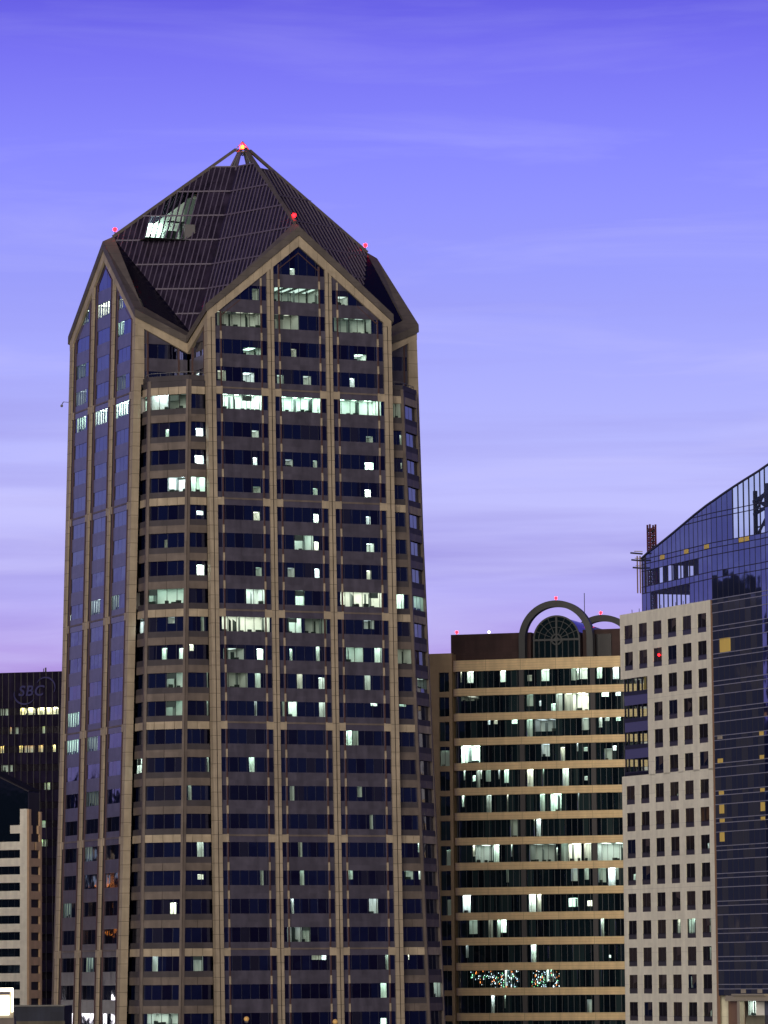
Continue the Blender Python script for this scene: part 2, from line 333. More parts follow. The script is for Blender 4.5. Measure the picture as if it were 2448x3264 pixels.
LIT_FLAT = [(2,-15.68,-14.56,0,0.55,1.3),(3,-15.84,-14.55,0,0.58,1.3),(4,-16.48,-13.98,0,1,1.2),(5,-15.71,-14.7,0.32,0.59,0.8),(7,-15.79,-14.68,0,0.7,1.3),(9,-15.3,-14.8,0,1,0.2),(1,15.02,16.92,0,1,0.2),(2,16.2,16.54,0,0.7,0.4),(3,16.3,16.54,0.25,0.66,0.4),(8,14.91,16.4,0,1,1.0),(10,-17.05,-16.42,0.57,1,0.8),(10,-14.25,-13.9,0,1,0.6),(11,-14.53,-14.18,0,1,0.6),(12,-14.59,-14.02,0,1,0.7),(10,15.07,17.55,0,1,0.25),(12,15.28,16.44,0.86,1,0.3),(14,-14.67,-14.13,0,1,0.6),(15,-17.59,-17.05,0,1,0.35),(17,-16.33,-15.32,0,1,0.6),(18,-16.32,-15.4,0.4,0.74,0.5),(17,17.95,18.3,0.37,1,0.7),(18,15.54,17.06,0.42,1,0.25),(18,17.98,18.41,0.42,1,0.7),(21,15.86,16.15,0.66,1,1.0),(21,-17.19,-15.66,0,1,0.25)]
LIT_CHAMFER_RIGHT = [(8,-1.34,3.09,0,1,0.7),(11,-1.18,3.57,0.3,1,0.25),(22,0.2,2.97,0,1,0.6)]
tower = thing('skyscraper', 'tallest tower, granite and glass with four gables under a dark glass pyramid roof', 'skyscraper')
WARP[0] = True
DE, R0, ZB = 0.0268, 22.458, 114.3
NN = [(0, -1), (1, 0), (0, 1), (-1, 0)]; RR = [(1, 0), (0, 1), (-1, 0), (0, -1)]   # outward and rightward of each face
def Rz(z): return R0 + DE * (ZB - z)
def PF(k, base=0.0):
    n, r = NN[k], RR[k]
    return lambda t, z, o: (n[0] * (Rz(z) + base + o) + r[0] * t, n[1] * (Rz(z) + base + o) + r[1] * t, z)
def zr(t): return 137.0 - 11.55 * abs(t) / 14.35           # underside line of the gable parapet
G0 = lambda r: 115.15 - 4.0 * r                              # sill of window row r
GH = 2.07
SL = 11.55 / 14.35
def clip_g(lim):
    def f(pl):
        pl = clip(pl, SL, 1, lim)
        return clip(pl, -SL, 1, lim) if pl else pl
    return f
def strip(mb, P, t0, t1, z0, z1, o0, o1, m, cf=None):
    pl = [(t0, z0), (t1, z0), (t1, z1), (t0, z1)]
    if cf: pl = cf(pl)
    if pl: mb.hexa([P(t, z, o1) for t, z in pl], [P(t, z, o0) for t, z in pl], m)

BAYS = [(-13.14, -5.03), (-4.05, 4.05), (5.03, 13.14)]
R_TOP, R_BOT = -5, 28
wall = MB()                                                  # spandrels between the window rows
stuff_win = MB(); nwin = 0
for k in range(4):
    P = PF(k)
    cg = clip_g(135.5)
    for r in range(R_TOP, R_BOT + 1):
        z0 = G0(r); cf = cg if r <= -1 else None
        if r > R_TOP + 1: pass
        if r >= -4:
            band = (r % 4 == 0 and r >= 0)
            strip(wall, P, -13.2, 13.2, z0 - 1.93 if not band else z0 - .85, z0, -.2, -.10, m_mauve, cf)
            if band:
                zb1, zb0 = z0 - .85, z0 - 1.93
                strip(wall, P, -13.2, 13.2, zb0, zb1 - .24, -.2, -.08, m_mauve2)
                strip(wall, P, -13.2, 13.2, zb1 - .24, zb1, -.2, -.01, m_brown)
        ztop = z0 + GH if r > -4 else 136.0
        if r < -4: continue
        lits = LIT_FRONT if k == 0 else (LIT_LEFT if k == 3 else [])
        for bi, (a, b) in enumerate(BAYS):
            if r <= -1 and min(zr(a) if abs(a) > abs(b) else zr(b), 999) and (max(zr(a), zr(b)) if a * b > 0 else 137) - 1.5 < z0: continue
            L_ = [(max(q[1], a + .02), min(q[2], b - .02), z0 + q[3] * GH, z0 + q[4] * GH, q[5]) for q in lits if q[0] == r and a - .3 < (q[1] + q[2]) / 2 < b + .3]
            L_ = [q for q in L_ if q[1] - q[0] > .1]
            if k == 3 and r >= 8 : L_ = [q for q in L_]
            own = (k == 0 and r <= 23) or (k == 3 and bi == 2 and 0 <= r <= 15)
            mb = MB() if own else stuff_win
            PG = (lambda t, z, o, P=P: P(t, z, o - .16))
            glazing(mb, PG, a, b, z0, ztop, [q[:4] for q in L_], clipf=cf, mull=1.35 if k != 3 else 1.62, mo=.03 if k != 3 else .004, mw=.07 if k != 3 else .05)
            if own and nwin < 99:
                mb.build('window', tower); nwin += 1
            elif own:
                off = len(stuff_win.v); stuff_win.v += mb.v
                for fc, mi_ in zip(mb.f, mb.m): stuff_win.f.append(tuple(i + off for i in fc)); stuff_win.m.append(stuff_win.mi(mb.ms[mi_]))
            if L_:
                rm = MB()
                for q in L_:
                    full = q[3] - q[2] > 1.9 and r > -3
                    room(rm, PG, q[0], q[1], q[2], q[3], q[4] if r > -2 else q[4] * .8, full=full, blinds=(k == 3), col='#e6fff4' if q[4] < 1.1 else '#fafff8',
                         depth=3.2 if r > -3 else 5.0)
                rm.build('lit_office', tower)

# inset line that follows the rake behind the gable glass
for k in range(4):
    P = PF(k)
    for s in (-1, 1):
        for i in range(3):
            ta, tb = [(.0, 3.15), (5.95, 9.1), (9.1, 12.2)][i]
            if i == 1: continue
            fr = MB()
            strip(fr, P, min(s * ta, s * tb), max(s * ta, s * tb), 0, 200, -.19, -.08, m_fin,
                  lambda pl, s=s: clip(clip(pl, s * SL, 1, 134.5), -s * SL, -1, -134.5 + .16 + 0))
            if fr.v: fr.build('window_frame', tower)

# fins beside the columns, with a pale piece over the lower half of each spandrel
for k in range(4):
    P = PF(k)
    for t in (-12.22, -5.95, -3.15, 3.15, 5.95, 12.22):
        mb = MB()
        strip(mb, P, t - .1, t + .1, 0, min(134, zr(t) - 1.9), -.19, .02, m_fin)
        for r in (range(-4, 28) if k != 3 else []):  # left off the west fins, as if lost in shade
            z = G0(r) - 1.93
            if z + 1.2 < zr(t) - 1.6: strip(mb, P, t - .13, t + .13, z, z + 1.15, -.08, .05, m_tanband)
        if k == 3:                                           # flat dark strip from fin to column: shade and dark reflection put into colour
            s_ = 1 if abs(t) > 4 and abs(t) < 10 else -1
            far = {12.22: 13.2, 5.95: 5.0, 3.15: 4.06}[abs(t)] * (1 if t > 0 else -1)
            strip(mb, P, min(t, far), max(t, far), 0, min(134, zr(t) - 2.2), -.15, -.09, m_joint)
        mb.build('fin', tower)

# granite columns: two strips with a dark joint between
for k in range(4):
    P = PF(k)
    for t in (-13.74, -4.54, 4.54, 13.74):
        mb = MB(); corner = abs(t) > 10
        hw = .61 if corner else (.49 if k != 3 else .40); back = -.95 if corner else -.36
        top = lambda pl: clip(clip(pl, SL, 1, 135.6), -SL, 1, 135.6)
        strip(mb, P, t - hw, t - .07, 0, 140, back, .17, m_tan, top)
        strip(mb, P, t + .07, t + hw, 0, 140, back, .17, m_tan, top)
        strip(mb, P, t - .08, t + .08, 0, 140, back, .11, m_joint, top)
        for b in range(0, 8):                                # cross pieces at each stone band
            zt = ZB - 16 * b
            if zt < 2: continue
            if not (corner and t > 0): strip(mb, P, t + hw - .002, t + hw + .92, zt - 1.08, zt, -.2, .08, m_tanband)
            if not (corner and t < 0): strip(mb, P, t - hw - .92, t - hw + .002, zt - 1.08, zt, -.2, .08, m_tanband)
        mb.build('column', tower)

# the infilled corners below the terrace: two flats and a chamfer each
def LZ(z): return Rz(z) - 1.25 - 4.45
def PC(k):
    """chamfer right of face k; a runs along it"""
    n, r = NN[k], RR[k]; q = .70710678
    nx, ny = (n[0] + r[0]) * q, (n[1] + r[1]) * q; rx, ry = (r[0] - n[0]) * q, (r[1] - n[1]) * q
    def f(a, z, o):
        H = Rz(z) - 1.25; Lq = H - 4.45
        cx = (n[0] * (H + Lq) + r[0] * (H + Lq)) / 2; cy = (n[1] * (H + Lq) + r[1] * (H + Lq)) / 2
        return (cx + rx * a + nx * o, cy + ry * a + ny * o, z)
    return f
AC = 3.1466
pil = {}
for k in range(4):
    k2 = (k + 1) % 4
    for kind in ('flatR', 'chamfer', 'flatL'):
        pm = MB()
        P = PC(k) if kind == 'chamfer' else PF(k if kind == 'flatR' else k2, -1.25)
        for r in range(1, R_BOT + 1):
            z0 = G0(r)
            def tt(z):
                if kind == 'chamfer': return (-AC, AC)
                return (14.3, LZ(z)) if kind == 'flatR' else (-LZ(z), -14.3)
            def quad(mb, za, zb_, o0, o1, m, e0=0, e1=0, seg=0):
                a0, b0 = tt(za); a1, b1 = tt(zb_)
                n = max(1, round((b0 - a0) / seg)) if seg else 1
                for i in range(n):
                    g = .03 if seg else 0
                    u0, u1 = i / n, (i + 1) / n
                    p0, p1 = a0 + (b0 - a0) * u0 + e0 + g, a0 + (b0 - a0) * u1 - e1 - g
                    p2, p3 = a1 + (b1 - a1) * u0 + e0 + g, a1 + (b1 - a1) * u1 - e1 - g
                    mb.hexa([P(p0, za, o1), P(p1, za, o1), P(p3, zb_, o1), P(p2, zb_, o1)], [P(p0, za, o0), P(p1, za, o0), P(p3, zb_, o0), P(p2, zb_, o0)], m)
            # spandrel above this row's glass: stone course below, dark course on top
            zt = z0 + GH
            main = (r - 1) % 4 == 0
            quad(wall, zt, zt + 1.08, -.3, .06 if main else .03, m_tanband if main else m_brown, seg=1.55 if main else 3)
            quad(wall, zt + 1.08, zt + 1.93, -.3, 0.0, m_darkspan)
            ll = []
            if kind == 'chamfer': src = LIT_CHAMFER if k == 3 else (LIT_CHAMFER_RIGHT if k == 0 else [])
            elif kind == 'flatR': src = [q for q in LIT_FLAT if q[1] > 0] if k == 0 else []
            else: src = [q for q in LIT_FLAT if q[1] < 0] if k2 == 0 else []
            a0, b0 = tt(z0)
            if k == 3 and kind == 'flatR' and r in (1, 9, 14): src = [(r, 14.5, 16.6, 0, 1, 1.1)]
            for q in src:
                if q[0] == r: ll.append((max(q[1], a0 + .05), min(q[2], b0 - .05), z0 + q[3] * GH, z0 + q[4] * GH, q[5]))
            ll = [q for q in ll if q[1] > q[0] + .1]
            PG = (lambda t, z, o, P=P: P(t, z, o - .3))
            own = (k == 3 and kind == 'chamfer' and r <= 20 and nwin < 99)
            mb = MB() if own else stuff_win
            a1, b1 = tt(zt)
            glazing(mb, PG, a0, b0, z0, zt, [q[:4] for q in ll], mull=1.5)
            if own: mb.build('window', tower); nwin += 1
            if ll:
                rm = MB()
                for q in ll: room(rm, PG, q[0], q[1], q[2], q[3], q[4], full=q[3] - q[2] > 1.9, col='#e6fff2')
                rm.build('lit_office', tower)
        # pilaster strips at the ends
        for i in (0, 1):
            if kind == 'flatR' and i == 0 or kind == 'flatL' and i == 1: continue
            def en(z):
                a, b = (-AC, AC) if kind == 'chamfer' else ((14.3, LZ(z)) if kind == 'flatR' else (-LZ(z), -14.3))
                return (a, a + .42) if i == 0 else (b - .42, b)
            za, zb_ = 0, 115.3
            (p0, p1), (p2, p3) = en(za), en(zb_)
            for u0, u1, oo, m in ((0, .86, .12, m_brown),):
                if i == 0: A_, B_ = (p0, p0 + .42 * u1), (p2, p2 + .42 * u1)
                else: A_, B_ = (p1 - .42 * u1, p1), (p3 - .42 * u1, p3)
                pm.hexa([P(A_[0], za, oo), P(A_[1], za, oo), P(B_[1], zb_, oo), P(B_[0], zb_, oo)], [P(A_[0], za, -.3), P(A_[1], za, -.3), P(B_[1], zb_, -.3), P(B_[0], zb_, -.3)], m)
        pm.build('pilaster', tower)

# terrace on top of each corner, its parapet and rail
H = Rz(115) - 1.25; Lq = H - 4.45
for k in range(4):
    n, r = NN[k], RR[k]
    def XY(a, b): return (n[0] * a + r[0] * b, n[1] * a + r[1] * b)
    foot = [XY(14.3, 14.3), XY(H - .1, 14.3), XY(H - .1, Lq), XY(Lq, H - .1), XY(14.3, H - .1)]
    mb = MB(); mb.extrude(foot, 114.9, 115.2, m_darkspan)
    out = [XY(H, 14.35), XY(H, Lq), XY(Lq, H), XY(14.35, H)]; inn = [XY(H - .4, 14.35), XY(H - .4, Lq - .17), XY(Lq - .17, H - .4), XY(14.35, H - .4)]
    for i in range(3):
        mb.hexa([(*out[i], 115.2), (*out[i + 1], 115.2), (*out[i + 1], 115.95), (*out[i], 115.95)], [(*inn[i], 115.2), (*inn[i + 1], 115.2), (*inn[i + 1], 115.95), (*inn[i], 115.95)], m_darkspan)
    mb.build('terrace', tower)
    mb = MB()
    for i in range(3):
        mb.bar((*inn[i], 116.45), (*inn[i + 1], 116.45), .07, m_grey)
        d = math.dist(inn[i], inn[i + 1]); c = max(1, round(d / 1.4))
        for j in range(c + 1):
            u = j / c; x = inn[i][0] + (inn[i + 1][0] - inn[i][0]) * u; y = inn[i][1] + (inn[i + 1][1] - inn[i][1]) * u
            mb.bar((x, y, 115.9), (x, y, 116.45), .05, m_grey)
    mb.build('railing', tower)

# walls of the re-entrant corners above the terrace
def PN(k, side):
    n, r = NN[k], RR[k]
    return lambda d, z, o: (n[0] * d + r[0] * side * (14.2 + o), n[1] * d + r[1] * side * (14.2 + o), z)
def zc(d): return 121.6 + (d - 14.2) * .487                  # top of the stone course
CS = .487
for k in range(4):
    for side in (-1, 1):
        P = PN(k, side); lim = 120.05 - 14.2 * CS
        cf = lambda pl: clip(pl, -CS, 1, lim)
        for r in (0, -1, -2):
            z0 = G0(r); a, b = 14.25, Rz(z0) - .6
            strip(wall, P, a, b, z0 - 1.93 if r else z0 - .2, z0, -.35, -.2, m_mauve, cf)
            lit = []
            if k == 3 and side == 1 and r == 0: lit = [(17.2, 18.2, z0, z0 + 1.3, .35), (15.4, 16.2, z0, z0 + 1.2, .7)]
            if k == 0 and side == -1 and r == 0: lit = [(16.2, 17.6, z0, z0 + 1.7, .8)]
            PG = (lambda t, z, o, P=P: P(t, z, o - .35))
            glazing(stuff_win, PG, a, b, z0, z0 + GH, [q[:4] for q in lit], clipf=cf)
            if lit:
                rm = MB()
                for q in lit: room(rm, PG, *q[:5], full=False)
                rm.build('lit_office', tower)
        for d in (15.6, 20.4):
            strip(wall, P, d - .1, d + .1, 115.2, 126, -.34, 0.0, m_fin, cf)
        strip(wall, P, 21.0, 22.3, 115.2, 126, -.34, .14, m_tan, cf)
        # sloping stone course
        mb = MB()
        pl = [(14.2, zc(14.2) - 1.6), (22.4, zc(22.4) - 1.6), (22.4, zc(22.4)), (14.2, zc(14.2))]
        mb.hexa([P(t, z, .16) for t, z in pl], [P(t, z, -.35) for t, z in pl], m_tanband)
        mb.build('stone_course', tower)
for k in range(4):
    P = PF(k)
    for s in (-1, 1):
        mb = MB(); n = 10
        for i in range(n):
            a, b = s * 14.35 * (i + .012) / n, s * 14.35 * (i + .988) / n
            pl = [(a, zr(a) - 1.62), (b, zr(b) - 1.62), (b, zr(b)), (a, zr(a))]
            mb.hexa([P(t, z, .20) for t, z in pl], [P(t, z, -.3) for t, z in pl], m_tanband)
        pl = [(0, 135.4), (s * 14.35, 123.88), (s * 14.35, 125.4), (0, 136.9)]
        mb.hexa([P(t, z, .16) for t, z in pl], [P(t, z, -.3) for t, z in pl], m_joint)
        mb.build('stone_course', tower)
        # parapet with sloping top
        T, z1, z2 = s * 14.65, 138.3, 126.1
        o_ = .42
        a = [P(0, 137.05, o_), P(T, 124.95, o_), P(T, z2, o_), P(0, z1, o_)]
        ti = s * 12.95
        b = [P(0, 136.5, -1.3), P(ti, 125.6, -1.3), P(ti, 126.9, -1.3), P(0, 139.15, -1.3)]
        mb = MB(); mb.hexa(a, b, m_parapet)
        mb.build('parapet', tower)
        # its return down to the inner corner
        n_, r_ = NN[k], RR[k]
        X = lambda d, t, z: (n_[0] * d + r_[0] * t, n_[1] * d + r_[1] * t, z)
        dO = Rz(126) + .42
        a = [X(dO, T, 124.95), X(14.65, T, 121.55), X(14.65, T, 122.6), X(dO, T, z2)]
        b = [X(Rz(126) - 1.3, ti, 125.6), X(12.95, ti, 121.4), X(12.95, ti, 123.0), X(Rz(126) - 1.3, ti, 126.9)]
        mb = MB(); mb.hexa(a, b, m_parapet); mb.build('parapet', tower)
wall.build('wall', tower)
stuff_win.build('window', tower, kind='stuff')

# roof: a folded glass pyramid; hips run to the gables, valleys to the inner corners
AP = Vector((0, 0, 154.3))
LEV = [150.5, 146.4, 142.4, 138.4, 134.4, 130.4, 126.4]
frame = MB()
rooflit = None
for k in range(4):
    n_, r_ = NN[k], RR[k]
    X = lambda d, t, z: Vector((n_[0] * d + r_[0] * t, n_[1] * d + r_[1] * t, z))
    for s in (-1, 1):
        E_ = X(20.6, 0, 139.0); V_ = X(12.95, s * 12.95, 122.9); Q_ = X(20.6, s * 12.95, 126.85)
        nor = (E_ - AP).cross(V_ - AP).normalized()
        if nor.z < 0: nor = -nor
        lit_side = (k == 3 and s == 1)
        mb = MB(); NS = 20
        def ribpt(si, z):
            p = AP + (E_ - AP) * si; d = V_ - AP
            return p + d * ((z - p.z) / d.z)
        cells = []
        for i in range(NS):
            sa, sb = i / NS, (i + 1) / NS
            za0, zb0 = (AP + (E_ - AP) * sa).z, (AP + (E_ - AP) * sb).z            # upper ends (hip)
            za1 = (AP + (E_ - AP) * sa + (V_ - AP) * (1 - sa)).z; zb1 = (AP + (E_ - AP) * sb + (V_ - AP) * (1 - sb)).z
            # split into levels
            lv = [150.5] + LEV[1:] + [100]
            for j in range(len(lv) - 1):
                hi, lo = lv[j], lv[j + 1]
                A1, B1 = min(hi, za0), min(hi, zb0); A0, B0 = max(lo, za1), max(lo, zb1)
                if A1 <= A0 and B1 <= B0: continue
                A1 = max(A1, A0); B1 = max(B1, B0)
                m = m_roofglass
                if lit_side and (j == 1 and 6 <= i <= 11 or j == 2 and 6 <= i <= 13): m = m_clear
                q = [ribpt(sa, A0), ribpt(sb, B0), ribpt(sb, B1), ribpt(sa, A1)]
                mb.poly(q, m)
            w0 = ribpt(sa, min(150.5, za0)); w1 = AP + (E_ - AP) * sa + (V_ - AP) * (1 - sa)
            if i: frame.bar(w0 + nor * .07, w1 + nor * .07, .17, m_rib)
        for j, z in enumerate(LEV):
            p = None
            if z >= E_.z: a = AP + (E_ - AP) * ((AP.z - z) / (AP.z - E_.z))
            else: a = E_ + (V_ - E_) * ((E_.z - z) / (E_.z - V_.z))
            b = AP + (V_ - AP) * ((AP.z - z) / (AP.z - V_.z))
            frame.bar(a + nor * .1, b + nor * .1, .20, m_rib)
        mb.build('roof_slope', tower)
        mb = MB(); mb.poly([E_, Q_, V_], m_roofblack); mb.build('roof_slope', tower)
    hb = MB(); E_ = X(20.6, 0, 139.0)
    hb.bar(AP + (E_ - AP) * .055, E_ + Vector((0, 0, .1)), .42, m_parapet)
    hb.build('hip_beam', tower)
    vb = MB(); V_ = X(12.95, 12.95, 122.9)
    vb.bar(AP + (V_ - AP) * .03, AP + (V_ - AP) * .14, .28, m_rib); vb.build('hip_beam', tower)
frame.build('roof_frame', tower)
# open crown: ring, finial bars, platform
cr_ = MB(); ring = []
for k in range(4):
    n_, r_ = NN[k], RR[k]
    u = .055 * 20.6 + .1
    ring.append(Vector((n_[0] * u, n_[1] * u, 153.35))); ring.append(Vector(((n_[0] + r_[0]) * u * .55, (n_[1] + r_[1]) * u * .55, 153.35)))
for i in range(8): cr_.bar(ring[i], ring[(i + 1) % 8], .2, m_rib)
for i in range(0, 8, 2): cr_.bar(ring[i], (0, 0, 154.75), .1, m_grey)
for i in range(0, 8, 2):
    cr_.bar(ring[i], (0, 0, 152.6), .12, m_grey)
for a in (.5, 2.1, 3.6, 5.2):
    cr_.bar((.5 * math.cos(a), .5 * math.sin(a), 153.2), (2.6 * math.cos(a), 2.6 * math.sin(a), 149.6), .2, m_grey)
cr_.extrude([(.75 * math.cos(a * .785), .75 * math.sin(a * .785)) for a in range(8)], 153.0, 153.2, m_grey)
cr_.build('crown', tower)
m_red = mat('red_beacon', '#ff2020', emit='#ff1822', es=60.0); m_redcore = mat('beacon_core', '#ff6010', emit='#ffa020', es=12.0)
m_redb = mat('red_beacon_small', '#ff3040', emit='#ff0a10', es=22.0)
bm_ = MB(); bm_.ball((0, 0, 153.85), .42, mat('beacon_main', '#ff2008', emit='#ff1205', es=110.0)); bm_.ball((-.12, -.36, 153.85), .2, mat('beacon_lens', '#ffd040', emit='#ffc030', es=8.0)); bm_.build('beacon', tower, label='large red-orange beacon glowing at the tip of the pyramid')
for k in range(4):
    n_ = NN[k]; b = MB(); p = Vector((n_[0] * 20.3, n_[1] * 20.3, 140.2))
    b.bar(p - Vector((0, 0, 1.1)), p, .12, m_grey); b.ball(p, .3, m_redb); b.build('beacon', tower)
# the lit plant room seen through the west slope of the pyramid
rm = MB()
rm.poly([(-17.6, 1.5, 138.3), (-6.0, 1.5, 138.3), (-6.0, 1.5, 147.2), (-9.5, 1.5, 146.6), (-16.2, 1.5, 141.0)], m_room)
rm.box(-17.2, -6.5, -5.0, 1.4, 138.35, 138.45, m_desk)
rm.poly([(-9.6, 1.3, 138.4), (-6.2, 1.3, 138.4), (-6.2, 1.3, 145.8), (-8.6, 1.3, 145.8)], m_part)
rm.box(-13.2, -11.6, -2.8, -1.4, 138.1, 140.0, m_desk); rm.box(-11.0, -9.4, -4.6, -3.6, 138.1, 140.8, m_grey)
rm.box(-12.6, -9.9, -1.6, -1.2, 141.5, 141.7, m_desk); rm.box(-10.6, -10.2, -1.5, -1.1, 138.1, 141.5, m_desk)
rm.build('plant_room', tower)
pl_ = MB(); pl_.box(-15.0, -13.0, -.2, .4, 140.0, 141.4, emis(15.0)); pl_.build('floodlight', tower)
la = MB(); la.bar((-20.3, 18.0, 115.0), (-20.4, 18.6, 116.7), .1, m_grey); la.bar((-20.4, 18.6, 116.7), (-21.1, 21.0, 117.1), .09, m_grey)
la.bar((-21.1, 21.0, 117.1), (-21.2, 21.5, 116.7), .09, m_grey); la.ball((-21.2, 21.5, 116.55), .22, m_grey); la.build('lamp_arm', tower)
WARP[0] = False

# ================================================================== stone-banded office block with the arches (right of the tower)
LIT_ARCH =[(0,0.72,0.99,0.35,1,0.8),(0,1.46,1.7,0.38,1,0.8),(0,2.61,3.65,0.33,1,0.9),(0,8.13,9.04,0.33,1,1.1),(0,12.63,13.39,0.34,0.69,0.2),(0,14.95,16.24,0.32,1,0.8),(0,19.86,20.72,0.31,1,0.4),(0,20.78,21.16,0.34,1,1.2),(0,21.29,22.57,0.37,1,0.7),(0,24.12,24.97,0.38,1,0.9),(0,26.73,27.7,0.32,1,1.1),(1,1.57,4.55,0.73,1,0.25),(1,12.48,13.56,0.33,1,0.25),(1,14.56,14.87,0.31,0.62,0.9),(1,16.52,17.23,0,0.44,0.8),(1,17.3,18.37,0,1,0.5),(1,18.72,19.96,0,1,0.6),(1,20.03,22.72,0,1,1.3),(1,24.83,26.01,0.76,1,0.9),(1,27.1,27.96,0.79,1,0.7),(2,5.94,6.38,0.76,1,0.6),(2,6.94,7.59,0.79,1,0.4),(2,9.91,10.94,0.78,1,0.7),(2,12.43,13.39,0,1,0.5),(2,13.75,17.23,0.29,1,0.3),(2,21.51,22.68,0.31,1,0.35),(2,24.33,24.86,0.44,1,0.7),(2,25.31,26.06,0.8,1,0.4),(2,27.15,27.91,0.79,1,0.6),(3,-0,1.01,0,1,1.1),(3,1.33,4.61,0,1,1.4),(3,14.79,16.19,0.28,1,0.4),(3,17.96,18.65,0,0.79,0.7),(3,20.58,20.89,0.54,1,0.6),(3,21.77,22.41,0.53,0.76,0.4),(3,25.13,26.48,0,0.65,0.2),(3,26.55,27.12,0.53,0.8,1.0),(4,1.84,2.11,0.45,1,1.0),(4,3.35,3.85,0.37,0.71,0.9),(4,3.98,4.57,0,1,0.5),(4,4.64,4.89,0.51,1,1.0),(4,5.52,6.38,0.35,1,0.3),(4,7.61,7.89,0.48,1,0.7),(4,8.6,9.35,0.25,1,1.0),(4,12.4,13.4,0,1,1.0),(4,14.96,15.2,0,1,0.6),(4,18.24,19.26,0,1,0.9),(4,21.82,22.35,0.3,0.53,0.4),(5,0.8,1.05,0.4,1,1.0),(5,1.51,1.89,0.36,1,1.1),(5,5.59,6.44,0,1,0.5),(5,9.0,9.23,0,1,0.8),(5,14.47,15.28,0,1,0.7),(5,16.22,17.98,0,1,1.3),(5,20.69,20.92,0,1,0.5),(6,9.5,10.72,0,1,0.12),(6,13.44,13.56,0,1,0.8),(6,13.81,14.57,0,1,1.0),(7,3.23,3.61,0.36,1,1.1),(7,3.67,6.57,0,1,0.6),(7,6.7,7.62,0,1,1.2),(7,9.56,9.8,0.32,1,0.9),(7,12.63,16.96,0,1,0.25),(7,17.03,17.28,0,0.78,0.8),(7,17.86,18.92,0,1,0.3),(7,19.06,21.15,0,1,1.3),(7,21.56,22.78,0,1,0.7),(7,23.73,28.01,0,1,0.7),(8,8.74,9.16,0.28,1,0.15),(8,19.44,20.5,0.3,1,0.3),(8,21.61,22.35,0.37,1,0.4),(8,23.88,25.16,0.2,1,0.25),(8,25.51,26.67,0,1,1.4),(8,26.74,27.21,0.34,1,0.4),(9,0.01,0.82,0,1,1.2),(9,1.49,2.78,0,1,1.3),(9,12.46,13.59,0,1,1.3),(9,13.84,14.46,0,1,1.2),(9,18.95,20.45,0.27,0.76,0.9),(9,22.02,22.83,0.29,0.61,0.9),(10,2.5,3.87,0.22,1,0.3),(10,5.69,6.43,0,1,0.3),(10,7.16,7.63,0,1,1.0),(10,7.73,8.67,0.28,1,1.3),(10,24.2,24.71,0,1,0.9),(11,1.91,2.33,0.3,1,0.5),(11,12.69,13.53,0,1,1.2),(11,25.42,25.8,0.22,0.37,0.9),(12,8.33,9.18,0,1,1.1),(12,15.21,16.1,0.33,1,1.2),(13,5.99,6.57,0,1,1.1),(13,8.22,8.42,0.28,1,0.8),(13,21.76,22.6,0,0.74,0.25)]
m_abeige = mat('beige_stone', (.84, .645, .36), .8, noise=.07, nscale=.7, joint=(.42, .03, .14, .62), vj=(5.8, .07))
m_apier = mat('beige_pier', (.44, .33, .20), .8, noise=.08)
m_aglass = mat('green_black_glass', (.006, .015, .020), .05, ior=1.6, wav=.02)
ALT[m_aglass] = [m_aglass, m_aglass, mat('green_black_glass_deep', (.002, .006, .010), .05, ior=1.6, wav=.02), mat('green_black_glass_dimlit', (.018, .036, .040), .1, ior=1.6, wav=.02)]  # palest variant carries dim interior light in its base colour
m_acol = mat('grey_column', (.075, .072, .075), .7)
m_apent = mat('rust_cladding', (.05, .027, .026), .8, noise=.15, joint=(1.2, .05, 0, .8))
m_aarch = mat('grey_green_arch', (.06, .066, .07), .6, noise=.05)
m_mull = mat('thin_mullion', (.11, .115, .12), .5)
arch_b = thing('office_building', 'beige banded office block with round arches on its roof, right of the tower', 'office building', (51.13, 39.77, 0), -40.276)
def footprint(inset, x1=42.0, y1=32.0, r=1.5):
    r2_ = max(r - inset, .2); p = [(x1, inset)]
    for i in range(7):
        a = math.pi / 2 * i / 6
        p.append((inset + r2_ - r2_ * math.sin(a), inset + r2_ - r2_ * math.cos(a)))
    return p + [(inset, y1 - inset), (x1, y1 - inset)]
BZ = lambda n: 76.08 - 3.987 * n
mb = MB()
mb.extrude(footprint(0), 78.84, 80.62, m_abeige); mb.build('parapet', arch_b)
for n in range(20):
    z1 = BZ(n)
    mb = MB(); mb.extrude(footprint(0), max(z1 - 1.2, 0), z1, m_abeige); mb.build('stone_band', arch_b)
PA = lambda t, z, o: (t, .45 - o, z)
